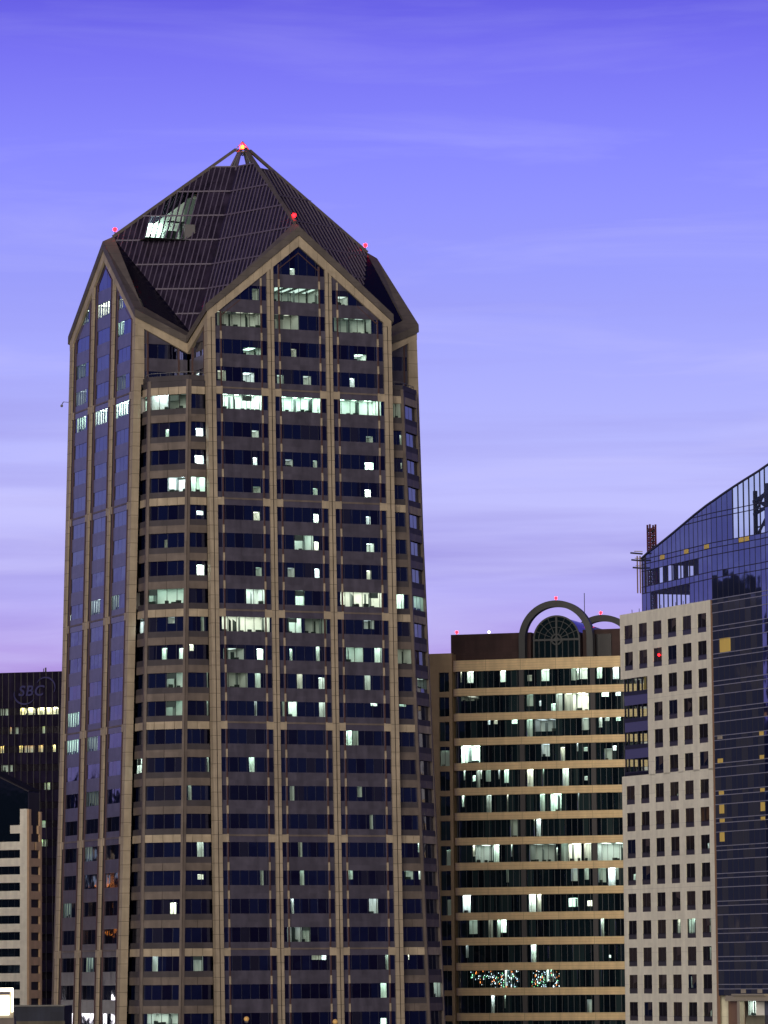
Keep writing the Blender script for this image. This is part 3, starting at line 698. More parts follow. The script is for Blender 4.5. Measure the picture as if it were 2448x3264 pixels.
for n in range(19):
    z0 = BZ(n); z1 = z0 + 2.76
    lits = [(q[1], q[2], z0 + q[3] * 2.76, z0 + q[4] * 2.76, q[5]) for q in LIT_ARCH if q[0] == n]
    ll = []
    for q in sorted(lits):
        a = max(q[0], 1.35, ll[-1][1] + .02 if ll else 0)
        if q[1] - a > .1: ll.append((a, q[1], q[2], q[3], q[4]))
    mb = MB()
    glinted = n == 12
    glazing(mb, PA, 1.2, 42, z0, z1, [q[:4] for q in ll] + ([(2.0, 8.2, z0, z1), (9.3, 10.9, z0, z1), (12.5, 15.1, z0, z1), (16.2, 17.3, z0, z1)] if glinted else []), dark=m_aglass, mull=.98, frame=m_mull, mw=.05, mo=.03)
    fp = footprint(.45)[1:9]
    for i in range(len(fp) - 1): mb.poly([(*fp[i], z0), (*fp[i + 1], z0), (*fp[i + 1], z1), (*fp[i], z1)], m_aglass)
    for i in (2, 4, 5): mb.bar((*fp[i], z0), (*fp[i], z1), .07, m_mull)
    mb.build('window', arch_b)
    for q in ll:
        rm = MB(); room(rm, PA, q[0], q[1], q[2], q[3], q[4], depth=4, full=False, col='#e0ffd8' if q[4] < 1.2 else '#f4fff4'); rm.build('lit_office', arch_b)
for x in (11.3, 23.05):
    mb = MB(); mb.box(x, x + .8, .1, .44, 0, 80.6, m_acol); mb.build('column', arch_b)
# glowing chips behind one low storey's glass imitate reflected city lights
fl = MB(); z0 = BZ(12); rf = random.Random(5)
fl.box(1.9, 17.4, 1.6, 1.7, z0, z0 + 2.76, m_aglass)
for i in range(230):
    x = rf.choice((rf.uniform(2.1, 8.2), rf.uniform(5.5, 10.8), rf.uniform(12.6, 17.2), rf.uniform(12.6, 17.2))); zz = z0 + 2.6 * rf.random() ** 1.3
    if x < 6 and zz < z0 + 1.2 and rf.random() < .7: continue
    h = rf.uniform(.04, .12); c = rf.choice(['#e8f4ff', '#e8f4ff', '#cfe6ff', '#ff8a40', '#90ffb0'])
    fl.box(x, x + h * .7, 1.0, 1.05, zz, zz + h * rf.uniform(1, 3), emis(3.5, c, 'city_glint'))
fl.build('city_glint', arch_b, kind='stuff')
# narrow return wing on the left with a single stack of windows
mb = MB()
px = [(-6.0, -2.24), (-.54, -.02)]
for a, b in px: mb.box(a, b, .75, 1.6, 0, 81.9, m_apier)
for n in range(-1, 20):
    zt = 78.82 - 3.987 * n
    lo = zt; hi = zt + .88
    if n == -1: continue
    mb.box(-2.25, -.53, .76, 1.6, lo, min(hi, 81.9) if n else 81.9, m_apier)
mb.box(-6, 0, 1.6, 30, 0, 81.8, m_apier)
mb.build('wing_wall', arch_b)
for n in range(19):
    zt = 78.82 - 3.987 * n
    mb = MB(); PW = lambda t, z, o: (t, 1.15 - o, z)
    lit = {3: [(-2.2, -.6, .4)], 7: [(-1.35, -.6, .6)], 9: [(-1.3, -.6, .25)]}.get(n, [])
    L4 = [(a, b, zt - 3.1, zt - .6) for a, b, c in lit]
    glazing(mb, PW, -2.24, -.54, zt - 3.1, zt, L4, dark=m_aglass, mull=.85, frame=m_mull, mw=.06, mo=.05)
    mb.build('window', arch_b)
    for (a, b, c) in lit:
        rm = MB(); room(rm, lambda t, z, o: (t, 1.15 - o + 0, z), a, b, zt - 3.1, zt - .6, c, depth=.4, full=False); rm.build('lit_office', arch_b)
# penthouse, vault and arches
mb = MB(); mb.box(-.8, 12.6, 3.0, 29, 80.0, 85.05, m_apent); mb.box(21.2, 42, 3.0, 29, 80.0, 85.2, m_apent); mb.box(12.6, 21.2, 6, 29, 80, 84.4, m_roofblack)
mb.box(23.4, 26.0, 2.6, 3.0, 80.0, 84.4, m_roofblack)
mb.build('penthouse', arch_b)
ACX, ACZ = 17.42, 83.72
def ring_xz(mb, cx, cz, ro, ri, y0, y1, m, a0=0, a1=math.pi, n=36):
    for i in range(n):
        a, b = a0 + (a1 - a0) * i / n, a0 + (a1 - a0) * (i + 1) / n
        f = lambda r, t, y: (cx + r * math.cos(t), y, cz + r * math.sin(t))
        mb.hexa([f(ri, a, y0), f(ro, a, y0), f(ro, b, y0), f(ri, b, y0)], [f(ri, a, y1), f(ro, a, y1), f(ro, b, y1), f(ri, b, y1)], m)
for y in (.25, 30.6):
    mb = MB(); ring_xz(mb, ACX, ACZ, 6.12, 5.1, y, y + 1.4, m_aarch)
    mb.box(ACX - 6.12, ACX - 5.1, y, y + 1.4, 80.0, ACZ, m_aarch); mb.box(ACX + 5.1, ACX + 6.12, y, y + 1.4, 80.0, ACZ, m_aarch)
    mb.build('arch', arch_b)
mb = MB()                                                    # glazed barrel vault
n = 20; VR = 3.7
for i in range(n):
    a, b = math.pi * i / n, math.pi * (i + 1) / n
    f = lambda t, y: (ACX + VR * math.cos(t), y, 83.6 + VR * math.sin(t))
    mb.poly([f(a, .9), f(b, .9), f(b, 30.4), f(a, 30.4)], m_roofglass)
    mb.poly([(ACX, 1.0, 83.6), f(b, 1.0), f(a, 1.0)], m_aglass)
mb.box(ACX - VR, ACX + VR, 1.0, 1.1, 80.5, 83.6, m_aglass)
mb.box(ACX - VR, ACX - VR + .1, 1.1, 30, 80.5, 83.6, m_roofglass); mb.box(ACX + VR - .1, ACX + VR, 1.1, 30, 80.5, 83.6, m_roofglass)
mb.build('vault', arch_b)
mb = MB(); y0, y1 = .78, .97                                 # fan tracery
ring_xz(mb, ACX, 83.6, 3.88, 3.62, y0, y1, m_aarch)
ring_xz(mb, ACX, 83.6, 3.0, 2.92, y0, y1, m_aarch); ring_xz(mb, ACX, 83.6, 2.0, 1.92, y0, y1, m_aarch)
ring_xz(mb, ACX, 83.6, .92, .72, y0 - .05, y1, m_aarch, 0, 2 * math.pi)
mb.box(ACX - 3.88, ACX + 3.88, y0 + .01, y1, 83.4, 83.72, m_aarch)
mb.box(ACX - .13, ACX + .13, y0 - .02, y1, 80.5, 87.4, m_aarch)
mb.box(ACX - 3.88, ACX - 3.66, y0, y1, 80.5, 83.6, m_aarch); mb.box(ACX + 3.66, ACX + 3.88, y0, y1, 80.5, 83.6, m_aarch)
for i in range(1, 8):
    if i == 4: continue
    a = math.pi * i / 8; mb.bar((ACX + .9 * math.cos(a), .88, 83.6 + .9 * math.sin(a)), (ACX + 3.7 * math.cos(a), .88, 83.6 + 3.7 * math.sin(a)), .09, m_aarch)
for i in range(-3, 4):
    if i: mb.box(ACX + i * .97 - .04, ACX + i * .97 + .04, y0, y1, 80.5, 83.5, m_aarch)
mb.hexa([(ACX - .5, .7, 83.6), (ACX, .7, 83.1), (ACX + .5, .7, 83.6), (ACX, .7, 84.1)], [(ACX - .5, .98, 83.6), (ACX, .98, 83.1), (ACX + .5, .98, 83.6), (ACX, .98, 84.1)], m_aarch)
mb.build('fan_window', arch_b)
mb = MB(); mb.bar((22.1, .9, 87.3), (22.1, .9, 90.9), .09, m_joint); mb.build('antenna', arch_b)
for p in ((.15, 3.2, 85.45), (17.4, .9, 90.25), (ACX - .3, 31.2, 90.25)):
    b = MB(); b.bar((p[0], p[1], p[2] - .5), p, .1, m_joint); b.ball(p, .24, m_redb); b.build('beacon', arch_b)
b = MB(); b.bar((5.6, 3.1, 85.0), (5.6, 3.1, 85.2), .1, m_joint); b.ball((5.6, 3.1, 85.3), .22, mat('white_lamp', '#ffffff', emit='#fff4d8', es=6.0)); b.build('floodlight', arch_b)

# ================================================================== pale stone building with the grid of windows
m_wst = mat('pale_stone', (.90, .88, .68), .85, noise=.06, nscale=1.2, joint=(3.494, .035, 1.05, .72), vj=(3.98, .04))
m_wside = mat('brown_edge', (.26, .16, .11), .7)
m_wglass = mat('smoky_glass', (.012, .010, .016), .08, ior=1.6, wav=.02)
m_wglassB = mat('warm_smoky_glass', (.035, .025, .026), .15, ior=1.6, wav=.02)
m_wblind = mat('brown_blind', (.06, .045, .04), .8)
m_span = mat('grey_infill_panel', (.05, .045, .055), .3)
m_lav = mat('lavender_panel', (.10, .10, .24), .25)
stone = thing('apartment_building', 'pale stone building with a regular grid of dark windows and a notched glass corner', 'building', (-18.112, -161.306, 0), -88.576)
SCALE[0] = .856                                   # shrunk toward the camera so the glass tower mirrors sky; storeys come to 3.0 m
mb = MB()
X0, X1, TOP = 0.0, 24.54, 77.04
WX = [1.03 + 3.975 * k + .15 for k in range(6)]; WZ = [75.5 - 3.494 * i for i in range(22)]
zs = [TOP]
def wbox(a, b, c, d): 
    if b - a > .01 and d - c > .01: mb.box(a, b, 0, .46, c, d, m_wst)
for i in range(22):
    zt = WZ[i]; zb_ = max(zt - 2.4, 0); up = TOP if i == 0 else WZ[i - 1] - 2.4
    if zt < 0: break
    cut = 2 <= i <= 5
    xl = 7.4 if cut else X0
    if i == 2: wbox(X0, X1, 68.55, up)
    if i == 2: wbox(7.4, X1, zt, 68.55)
    elif i == 6: wbox(7.4, X1, 55.83, up); wbox(X0, X1, zt, 55.83)
    else: wbox(xl, X1, zt, up)
    xs = [w for w in WX if w > xl]
    cur = xl
    for w in xs: wbox(cur, w, zb_, zt); cur = w + 2.3
    wbox(cur, X1, zb_, zt)
mb.box(X1 - .02, X1 + .03, .0, .47, 0, TOP, m_wside)
mb.build('wall', stone)
mb = MB(); mb.box(7.6, X1 - .6, 1.0, 18, 0, TOP - .6, m_wst); mb.box(.4, 7.6, 1.0, 18, 0, 55.6, m_wst); mb.box(.4, 7.6, 1.0, 18, 68.7, TOP - .6, m_wst); mb.build('core', stone)
wl = {(6, 3): (1.75, 2.1, 0, .35, .9), (8, 5): (1.6, 2.1, .2, .55, .8), (9, 0): (1.4, 2.05, .25, .6, .8), (11, 3): (1.3, 2.05, .05, 1, 1.0), (11, 4): (.3, 2.05, .1, 1, 1.1), (11, 5): (1.75, 2.1, .1, 1, 1.0), (12, 5): (1.7, 2.1, .3, .95, .5), (13, 4): (.7, 1.2, .3, .9, .6), (14, 5): (1.6, 2.0, .2, .8, .7)}
for i in range(22):
    for k, w in enumerate(WX):
        if 2 <= i <= 5 and k < 2: continue
        zt = WZ[i]; zb_ = zt - 2.4
        if zb_ < .3 or i > 15: continue
        mb = MB(); PWn = lambda t, z, o: (t, .06 - o, z)
        lit = []
        if (i, k) in wl: a, b, c, d, br = wl[(i, k)]; lit = [(w + a, w + b, zb_ + c * 2.4, zb_ + d * 2.4)]
        RR_ = RQ.random(); u, v_ = RQ.gauss(0, .006), RQ.gauss(0, .006)
        PT = lambda t, z, o, w=w, zb_=zb_: (t, .06 - o + u * (t - w) + v_ * (z - zb_), z)
        glazing(mb, PT, w, w + 2.3, zb_, zt, lit, dark=m_wglass if RR_ < .55 else (m_wglassB if RR_ < .85 else m_glass), mull=0)
        if RQ.random() < .3: mb.poly([(w + 1.1, .045, zt - RQ.uniform(.4, 1.7)), (w + 2.05, .045, zt - .9), (w + 2.05, .045, zt - .03), (w + 1.1, .045, zt - .03)], m_wblind)
        mb.box(w, w + 2.3, .02, .07, zb_ + .58, zb_ + .66, m_frame); mb.box(w + 1.02, w + 1.08, .03, .07, zb_ + .66, zt, m_frame)
        mb.box(w + .02, w + 2.28, .03, .055, zb_, zb_ + .56, m_span)
        wo_ = mb.build('window', stone)
        if lit:
            rm = MB(); q = lit[0]; room(rm, PWn, q[0], q[1], q[2], q[3], br, depth=.55, full=False); rm.build('lit_office', wo_)
        if (i, k) == (1, 2):
            rm = MB(); rm.ball((w + 1.55, .0, zb_ + 1.45), .16, m_redb); rm.build('beacon_glint', wo_)  # glowing ball stands in for a beacon's reflection in this pane
# glazed open corner
mb = MB()
for j in range(4):
    zt = 68.53 - 3.49 * j
    if j: mb.box(.9, 7.4, .05, .12, zt - .0, zt + 1.27, m_lav); mb.box(.9, .97, .12, 6.5, zt, zt + 1.27, m_lav); mb.box(.97, 7.4, .12, 6.5, zt + .2, zt + .5, m_joint)
    mb.box(.85, 7.4, .0, .2, zt - 2.22, zt - 1.7, m_frame); mb.box(.85, 1.0, .2, 6.5, zt - 2.22, zt - 1.7, m_frame)
    for x in (1.0, 1.9, 3.2, 4.5, 5.8, 7.2): mb.box(x - .09, x + .09, .02, .2, zt - 1.7, zt, m_frame)
    for y in (2.2, 4.2, 6.3): mb.box(.9, 1.05, y - .09, y + .09, zt - 1.7, zt, m_frame)
    mb.poly([(.9, .1, zt - 1.7), (7.4, .1, zt - 1.7), (7.4, .1, zt), (.9, .1, zt)], m_clear)
mb.box(.8, 7.4, 0, 6.5, 55.84, 56.2, m_frame)
mb.box(5.9, 7.2, .3, .4, 66.9, 68.5, mat('amber_blind', (.6, .38, .12), .8))
mb.build('glass_corner', stone)
mb = MB()
for i in range(12):
    x = 1.2 + i * 2.0
    mb.bar((x, 1.2, TOP - .6), (x, 1.2, TOP + .65), .06, m_joint)
mb.bar((1.2, 1.2, TOP - .1), (23.2, 1.2, TOP - .1), .05, m_joint)
mb.build('railing', stone)

# ================================================================== glass tower with the sail-shaped top
K = .9125  # coordinates also scaled about the camera, bringing the tower to the stone facade
gz = lambda z: 30 + (z - 30) * K
m_bglass = mat('blue_curtain_glass', (.010, .014, .045), .03, ior=2.9, wav=.006, spec='#b4c4ff')
m_bglass2 = mat('grey_curtain_glass', (.028, .036, .082), .06, ior=1.7, wav=.012)  # grey-blue base stands in for what the lower glass mirrors
m_bglass3 = mat('grey_curtain_glass_blind', (.05, .055, .085), .10, ior=1.7, wav=.012)
m_line = mat('aluminium_line', (.30, .31, .38), .4)
m_yel = mat('yellow_board', (.85, .62, .14), .7)
m_steel = mat('dark_steel', (.03, .03, .045), .6)
m_beige = mat('beige_fascia', (.40, .36, .27), .8)
gt = thing('glass_tower', 'blue glass tower with a sail-shaped curved top rising behind the pale stone grid', 'glass tower', (-17.462, -182.552, 0), 0)
def FR(rz, x0=0, org=(0, 0)):
    c, s = math.cos(RAD(rz)), math.sin(RAD(rz))
    return lambda t, z, o: (org[0] + c * (t - x0) + s * o, org[1] + s * (t - x0) - c * o, z)
FL = FR(-93.976); FM = FR(-88.276)
e = FM(13.55 * K, 0, 0); FT = FR(-93.976, 13.55 * K, (e[0], e[1]))
CURVE = [(-25.2, 89.6), (-22.52, 90.3), (-19.94, 90.75), (-14.26, 91.98), (-9.79, 93.0), (-5.92, 93.9), (-1.83, 94.75), (.4, 95.15), (3.34, 95.87), (6.37, 96.56), (9.17, 97.15), (12.15, 97.75), (13.85, 98.1), (18, 98.8), (30, 100.2)]
def top(x):
    for (a, b), (c, d) in zip(CURVE, CURVE[1:]):
        if a <= x <= c: return b + (d - b) * (x - a) / (c - a)
    return CURVE[-1][1] if x > 0 else CURVE[0][1]
LINES = [94.2 + .01, 93.57, 92.87, 89.42, 88.72, 87.72, 85.45, 84.5]
def faces(t):
    return FL if t < 0 else (FM if t < 13.55 else FT)
cols = [-25.1 + i * 1.5688 for i in range(16)] + [0]
cols = [-25.1 + 25.1 * i / 16 for i in range(17)] + [13.55 * i / 9 for i in range(1, 10)] + [13.55 + 1.55 * i for i in range(1, 9)]
rows = [100.5, 93.57, 92.87, 89.42, 88.72, 87.72, 85.45, 84.5]
z = 81.55
while z > 28.6:
    rows += [z, z - .62, z - 1.86]; z -= 3.776
rows = sorted(set(round(r, 3) for r in rows if r > 27.2), reverse=True) + [27.2]
lines = MB()
for ri in range(len(rows) - 1):
    zt, zb_ = rows[ri], rows[ri + 1]
    mb = MB()
    for a, b in zip(cols, cols[1:]):
        if b <= 0.01 and zt < 80: continue                      # the stone building stands here
        P = faces((a + b) / 2)
        ta, tb = min(zt, top(a)), min(zt, top(b))
        if max(ta, tb) <= zb_: continue
        ta = max(ta, zb_); tb = max(tb, zb_)
        clear = (6.0 < a < 14.5 and zb_ > 89) or (a > 14.5 and zb_ > 92) or (b < -4.5 and a > -24.5 and 85.4 < zb_ < 85.5) or (b < -6.5 and a > -23 and abs(zb_ - 81.55) < .05)
        m = m_clear if clear else m_bglass
        if zt < 84 and a > -.01: m = m_bglass2 if a < 13.5 else m_bglass
        u, v_ = (RP.gauss(0, .003), RP.gauss(0, .004)) if m is not m_clear else (0, 0)
        if m is m_bglass2 and RP.random() < .35: m = m_bglass3
        mb.poly([P(a * K, gz(zb_), 0), P(b * K, gz(zb_), u), P(b * K, gz(tb), u + v_), P(a * K, gz(ta), v_)], m)
        w = .02 if not clear else .12
        mb.hexa([P(a * K - w / 2, gz(zb_), .04), P(a * K + w / 2, gz(zb_), .04), P(a * K + w / 2, gz(ta), .04), P(a * K - w / 2, gz(ta), .04)],
                [P(a * K - w / 2, gz(zb_), -.1), P(a * K + w / 2, gz(zb_), -.1), P(a * K + w / 2, gz(ta), -.1), P(a * K - w / 2, gz(ta), -.1)], m_steel)
        if zt < 100 and zt < top(a):
            lm = m_line if zt < 84 else m_steel
            h = .045
            lines.hexa([P(a * K, gz(zt) - h, .07), P(b * K, gz(zt) - h, .07), P(b * K, gz(zt) + h, .07), P(a * K, gz(zt) + h, .07)],
                       [P(a * K, gz(zt) - h, -.05), P(b * K, gz(zt) - h, -.05), P(b * K, gz(zt) + h, -.05), P(a * K, gz(zt) + h, -.05)], lm)
    if mb.v: mb.build('window', gt)
for a, b in zip(CURVE, CURVE[1:]):
    for u in range(4):
        x0 = a[0] + (b[0] - a[0]) * u / 4; x1 = a[0] + (b[0] - a[0]) * (u + 1) / 4
        if x1 > 25: continue
        P = faces((x0 + x1) / 2)
        lines.bar(P(x0 * K, gz(top(x0)), 0), P(x1 * K, gz(top(x1)), 0), .22, m_steel)
lines.build('curtain_wall_frame', gt)
# body behind: floor slabs, back wall, stepped roof
mb = MB()
def slab(x0, x1, z0, z1, o0, o1, m):
    for a, b in ((x0, min(x1, 0)), (max(x0, 0), min(x1, 13.55)), (max(x0, 13.55), x1)):
        if b <= a: continue
        P = faces((a + b) / 2)
        mb.hexa([P(a * K, gz(z0), o0), P(b * K, gz(z0), o0), P(b * K, gz(z1), o0), P(a * K, gz(z1), o0)], [P(a * K, gz(z0), o1), P(b * K, gz(z0), o1), P(b * K, gz(z1), o1), P(a * K, gz(z1), o1)], m)
slab(-25, 25, 84.5, 85.3, -.15, -14, m_steel); slab(-24, 25, 88.6, 89.3, -.15, -12, m_steel)
slab(.1, 25, 27, 84.4, -1.2, -20, m_steel); slab(-25, 0, 78.5, 80.9, -.4, -14, m_steel)
mb.build('floor_slab', gt)
mb = MB()
for i in range(7):
    x = -23 + i * 3.6; P = faces(x)
    for o in (-1.2, -9): mb.bar(P(x * K, gz(85.2), o), P(x * K, gz(88.8), o), .5, m_steel)
mb.build('column', gt)
mb = MB(); P = FM                                           # steel frame inside the clear crown
def pt(x, z, o): return faces(x)(x * K, gz(z), o)
for o in (-3, -9):
    for x in (6.6, 10.0, 13.2, 17):
        mb.bar(pt(x, 89.3, o), pt(x, top(x) - .5, o), .42, m_steel)
    mb.bar(pt(6.2, 94.6, o), pt(17, 97.0, o), .4, m_steel); mb.bar(pt(6.2, 92.9, o), pt(17, 94.8, o), .32, m_steel)
    for a, b in ((6.6, 10), (10, 13.2), (13.2, 17)):
        mb.bar(pt(a, 89.5, o), pt(b, 92.6, o), .25, m_steel); mb.bar(pt(a, 95.0, o), pt(b, 93.4, o), .25, m_steel)
        mb.bar(pt(a, 93.0, o), pt(b, 96.4, o), .2, m_steel)
for x in (6.6, 10, 13.2): mb.bar(pt(x, 94.4, -3), pt(x, 94.9, -9), .3, m_steel); mb.bar(pt(x, 91, -3), pt(x, 93, -9), .2, m_steel)
mb.build('steel_frame', gt)
for (a, c), (b, d) in [((-18.15, 89.38), (-16.77, 88.76)), ((-9.52, 89.39), (-8.17, 88.77)), ((-2.45, 89.41), (-1.0, 88.79)), ((7.73, 89.40), (8.99, 88.76)), ((9.32, 89.38), (10.47, 88.76)),
        ((1.95, 76.0), (3.35, 74.07)), ((3.4, 76.0), (4.8, 74.07)), ((.9, 62.76), (2.12, 62.19)), ((12.4, 62.68), (13.5, 62.1)), ((.83, 59.52), (2.17, 58.9)), ((12.4, 59.45), (13.5, 58.87)),
        ((1.05, 55.11), (2.27, 54.55)), ((12.4, 54.99), (13.5, 54.47)), ((1.09, 53.19), (2.28, 51.98)), ((12.4, 53.1), (13.5, 51.89)), ((1.13, 51.27), (2.34, 50.72)), ((12.4, 51.14), (13.5, 50.65)),
        ((1.06, 49.4), (2.25, 48.15)), ((6.19, 28.07), (7.39, 27.5)), ((10.67, 28.07), (11.85, 27.5))]:
    P = faces((a + b) / 2); mb = MB()
    mb.hexa([P(a * K, gz(d), .07), P(b * K, gz(d), .07), P(b * K, gz(c), .07), P(a * K, gz(c), .07)], [P(a * K, gz(d), -.02), P(b * K, gz(d), -.02), P(b * K, gz(c), -.02), P(a * K, gz(c), -.02)], m_yel if d > 40 and d != 62.19 else m_beige)
    mb.build('boarded_pane', gt)
# foot of the curtain wall: fascia, column, open lobby
mb = MB()
def pb(x0, x1, z0, z1, o0, o1, m):
    P = FM if x0 < 13.5 else FT
    mb.hexa([P(x0 * K, gz(z0), o0), P(x1 * K, gz(z0), o0), P(x1 * K, gz(z1), o0), P(x0 * K, gz(z1), o0)], [P(x0 * K, gz(z0), o1), P(x1 * K, gz(z0), o1), P(x1 * K, gz(z1), o1), P(x0 * K, gz(z1), o1)], m)
for i in range(4): pb(2.2 + i * 2.9, 5.05 + i * 2.9, 26.45, 27.15, .25, -3, m_beige)
pb(4.57, 13.5, 27.17, 27.4, .6, -1, m_beige)
mb.build('fascia', gt)
mb = MB(); pb(5.13, 5.85, 0, 26.44, .1, -.6, m_beige); mb.build('column', gt)
mb = MB(); pb(0, 13.5, 0, 23.2, 0, -8, m_wside); pb(.2, 4.5, 23.2, 26.4, -1.2, -1.4, m_wside); pb(8.6, 13.5, 23.2, 26.44, -2.0, -2.2, m_glass); mb.build('lobby_wall', gt)
mb = MB(); PQ = lambda t, z, o: FM(t, z, o - .8); glazing(mb, PQ, 6.4 * K, 8.5 * K, gz(24.5), gz(26.4), [(6.45 * K, 8.45 * K, gz(24.5), gz(26.4))], mull=.4); mb.build('window', gt)
mb = MB(); room(mb, PQ, 6.45 * K, 8.45 * K, gz(24.5), gz(26.4), 1.1, full=False); mb.build('lit_office', gt)

# lattice mast of the construction hoist behind the glass tower
hoist = thing('hoist_mast', 'dark red lattice mast of a construction hoist beside the glass tower', 'mast', (-17.462, -182.552, 0))
hp = lambda x, z, o: tuple(Vector(FL(x * K, gz(z), o)) + Vector((0, 0, 0)))
m_dred = mat('dark_red_steel', (.10, .02, .03), .6)
mb = MB()
for a in (-22.4, -23.3):
    for o in (-.2, -1.0): mb.bar(hp(a, 0, o), hp(a, 94.3, o), .19, m_dred)
zz = 80.0
while zz < 94:
    for a in (-22.4, -23.3):
        mb.bar(hp(a, zz, -.2), hp(a, zz, -1.0), .13, m_steel); mb.bar(hp(a, zz, -.2), hp(a, zz + .7, -1.0), .12, m_dred)
    for o in (-.2, -1.0): mb.bar(hp(-22.4, zz, o), hp(-23.3, zz + .7, o), .08, m_steel)
    zz += .7
mb.bar(hp(-22.8, 93.4, 0), hp(-22.8, 93.4, -1.2), .25, m_steel)
mb.build('lattice', hoist)
mb = MB()
for z_, w in ((90.3, 2.4), (89.3, 2.2), (88.2, 1.9)):
    mb.bar(hp(-25.3, z_, -.2), hp(-25.3, z_ + .1, w * .62), .2, m_steel, .2); mb.bar(hp(-25.3, z_ + .35, -.2), hp(-25.3, z_ + .35, w * .4), .1, m_beige)
for x_ in (.15, .55): mb.bar(hp(-25.3, 84.6, x_), hp(-25.3, 90.0, x_), .13, m_wside)
mb.build('platform', hoist)
SCALE[0] = 1.0

# ================================================================== dark office block with the logo, far left
m_dk = mat('dark_ribbed_wall', (.014, .011, .030), .9, noise=.25, nscale=.4, ior=1.15)
m_dkglass = mat('bronze_glass', (.008, .006, .012), .10, ior=1.6, wav=.02)
m_sign = mat('sign_blue', (.020, .019, .115), .7)
dk = thing('office_block', 'dark ribbed block with amber windows and a dim letter logo, behind on the left', 'office block', (78.61, 354.53, 0), -39.276)
mb = MB(); mb.box(-30, 22, 1.5, 30, 0, 100.0, m_dkglass)
ZA = [92.2 - 4.31 * i for i in range(21)]
mb.box(-30, 22, 0, 1.5, ZA[0], 100.4, m_dk)
for i in range(21):
    lo = ZA[i + 1] if i < 20 else 0
    mb.box(-30, 22, 0, 1.5, lo, ZA[i] - 1.6, m_dk)
for i in range(34): mb.box(-30 + i * 1.53 - .06, -30 + i * 1.53 + .06, -.14, .02, 0, 100.3, m_frame)
mb.build('wall', dk)
AMB = [[(4.8, 5.85, 1.6, '#ffdf90'), (5.95, 8.5, 2.0, '#ffe8b0'), (9.1, 10.75, 2.0, '#ffe8b0'), (11.05, 12.2, 2.0, '#ffe8b0'), (12.3, 14.15, 1.8, '#ffe4b8'), (.0, .9, .12, '#b0b080'), (1.1, 1.9, .12, '#b0b080')],
       [(2.3, 2.75, .5, '#ffa060'), (10.2, 10.9, .4, '#e0e080'), (3.6, 4.4, .1, '#c07050')],
       [(0, .85, 1.0, '#ffc870'), (4.6, 5.4, 1.0, '#ffd070'), (5.9, 7.05, .45, '#ffb070'), (7.15, 8.3, .5, '#ffb070'), (9.35, 10.4, .8, '#ffc070'), (12.75, 13.5, 1.2, '#ffd890')],
       [(.2, 1.9, .08, '#c09090'), (2.3, 3.0, .12, '#d0b090')],
       [(3.3, 4.5, 1.6, '#ffd060'), (4.6, 5.7, .2, '#c0b090'), (10.7, 11.1, .3, '#c0d090'), (11.4, 12.1, .5, '#d0d8a0')],
       [(-4, -2.2, .6, '#ffc870'), (8.2, 9.1, .3, '#ffc870')], [(10, 11, .3, '#d0ffc0')], [(9.8, 10.4, .7, '#d8ffb0'), (10.6, 11.4, .2, '#c0e0a0')]]
PD = lambda t, z, o: (t, .3 - o, z)
for i in range(12):
    row_ = AMB[i] if i < len(AMB) else []
    z1 = ZA[i]; z0 = z1 - 1.6
    mb = MB(); lit = sorted((a, b, z0 + .02, z1 - .02) for a, b, c, d in row_)
    glazing(mb, PD, -30, 22, z0, z1, lit, dark=m_dkglass, mull=1.53)
    mb.build('window', dk)
    for a, b, c, d in row_:
        rm = MB(); room(rm, PD, a, b, z0 + .02, z1 - .02, c * 1.2, depth=.75, full=False, col=d); rm.build('lit_office', dk)
sg = MB()
def arc(mb, pts, w):
    for p, q, w0, w1 in zip(pts, pts[1:], w, w[1:]):
        mb.bar((p[0], -.3, p[1]), (q[0], -.3, q[1]), w0, m_sign, w1)
def circ(cx, cz, rx, rz_, a0, a1, n=22): return [(cx + rx * math.cos(RAD(a0 + (a1 - a0) * i / n)), cz + rz_ * math.sin(RAD(a0 + (a1 - a0) * i / n))) for i in range(n + 1)]
wv = [.10 + .26 * math.sin(math.pi * i / 22) for i in range(23)]
arc(sg, circ(6.2, 95.4, 2.6, 2.35, 165, 330), wv)
arc(sg, circ(11.25, 96.75, 2.35, 2.3, 150, -30), wv)
sgo = sg.build('sign', dk)
fc = bpy.data.curves.new('lettering', 'FONT'); fc.body = 'SBC'; fc.size = 3.35; fc.extrude = .12; fc.shear = .22; fc.offset = .05; fc.space_character = 1.12
fo = bpy.data.objects.new('tmp', fc); C.objects.link(fo); bpy.context.view_layer.update()
me = bpy.data.meshes.new_from_object(fo.evaluated_get(bpy.context.evaluated_depsgraph_get())); C.objects.unlink(fo); bpy.data.objects.remove(fo)
me.materials.clear(); me.materials.append(m_sign)
lo = bpy.data.objects.new('lettering', me); C.objects.link(lo); lo.parent = sgo; lo.location = (4.55, -.35, 94.95); lo.rotation_euler = (RAD(90), 0, 0)
mb = MB(); mb.bar((10.3, 1, 100.2), (10.3, 1, 101.2), .15, m_frame); mb.bar((10.8, 1, 100.2), (10.8, 1, 101.4), .3, m_frame); mb.build('antenna', dk)

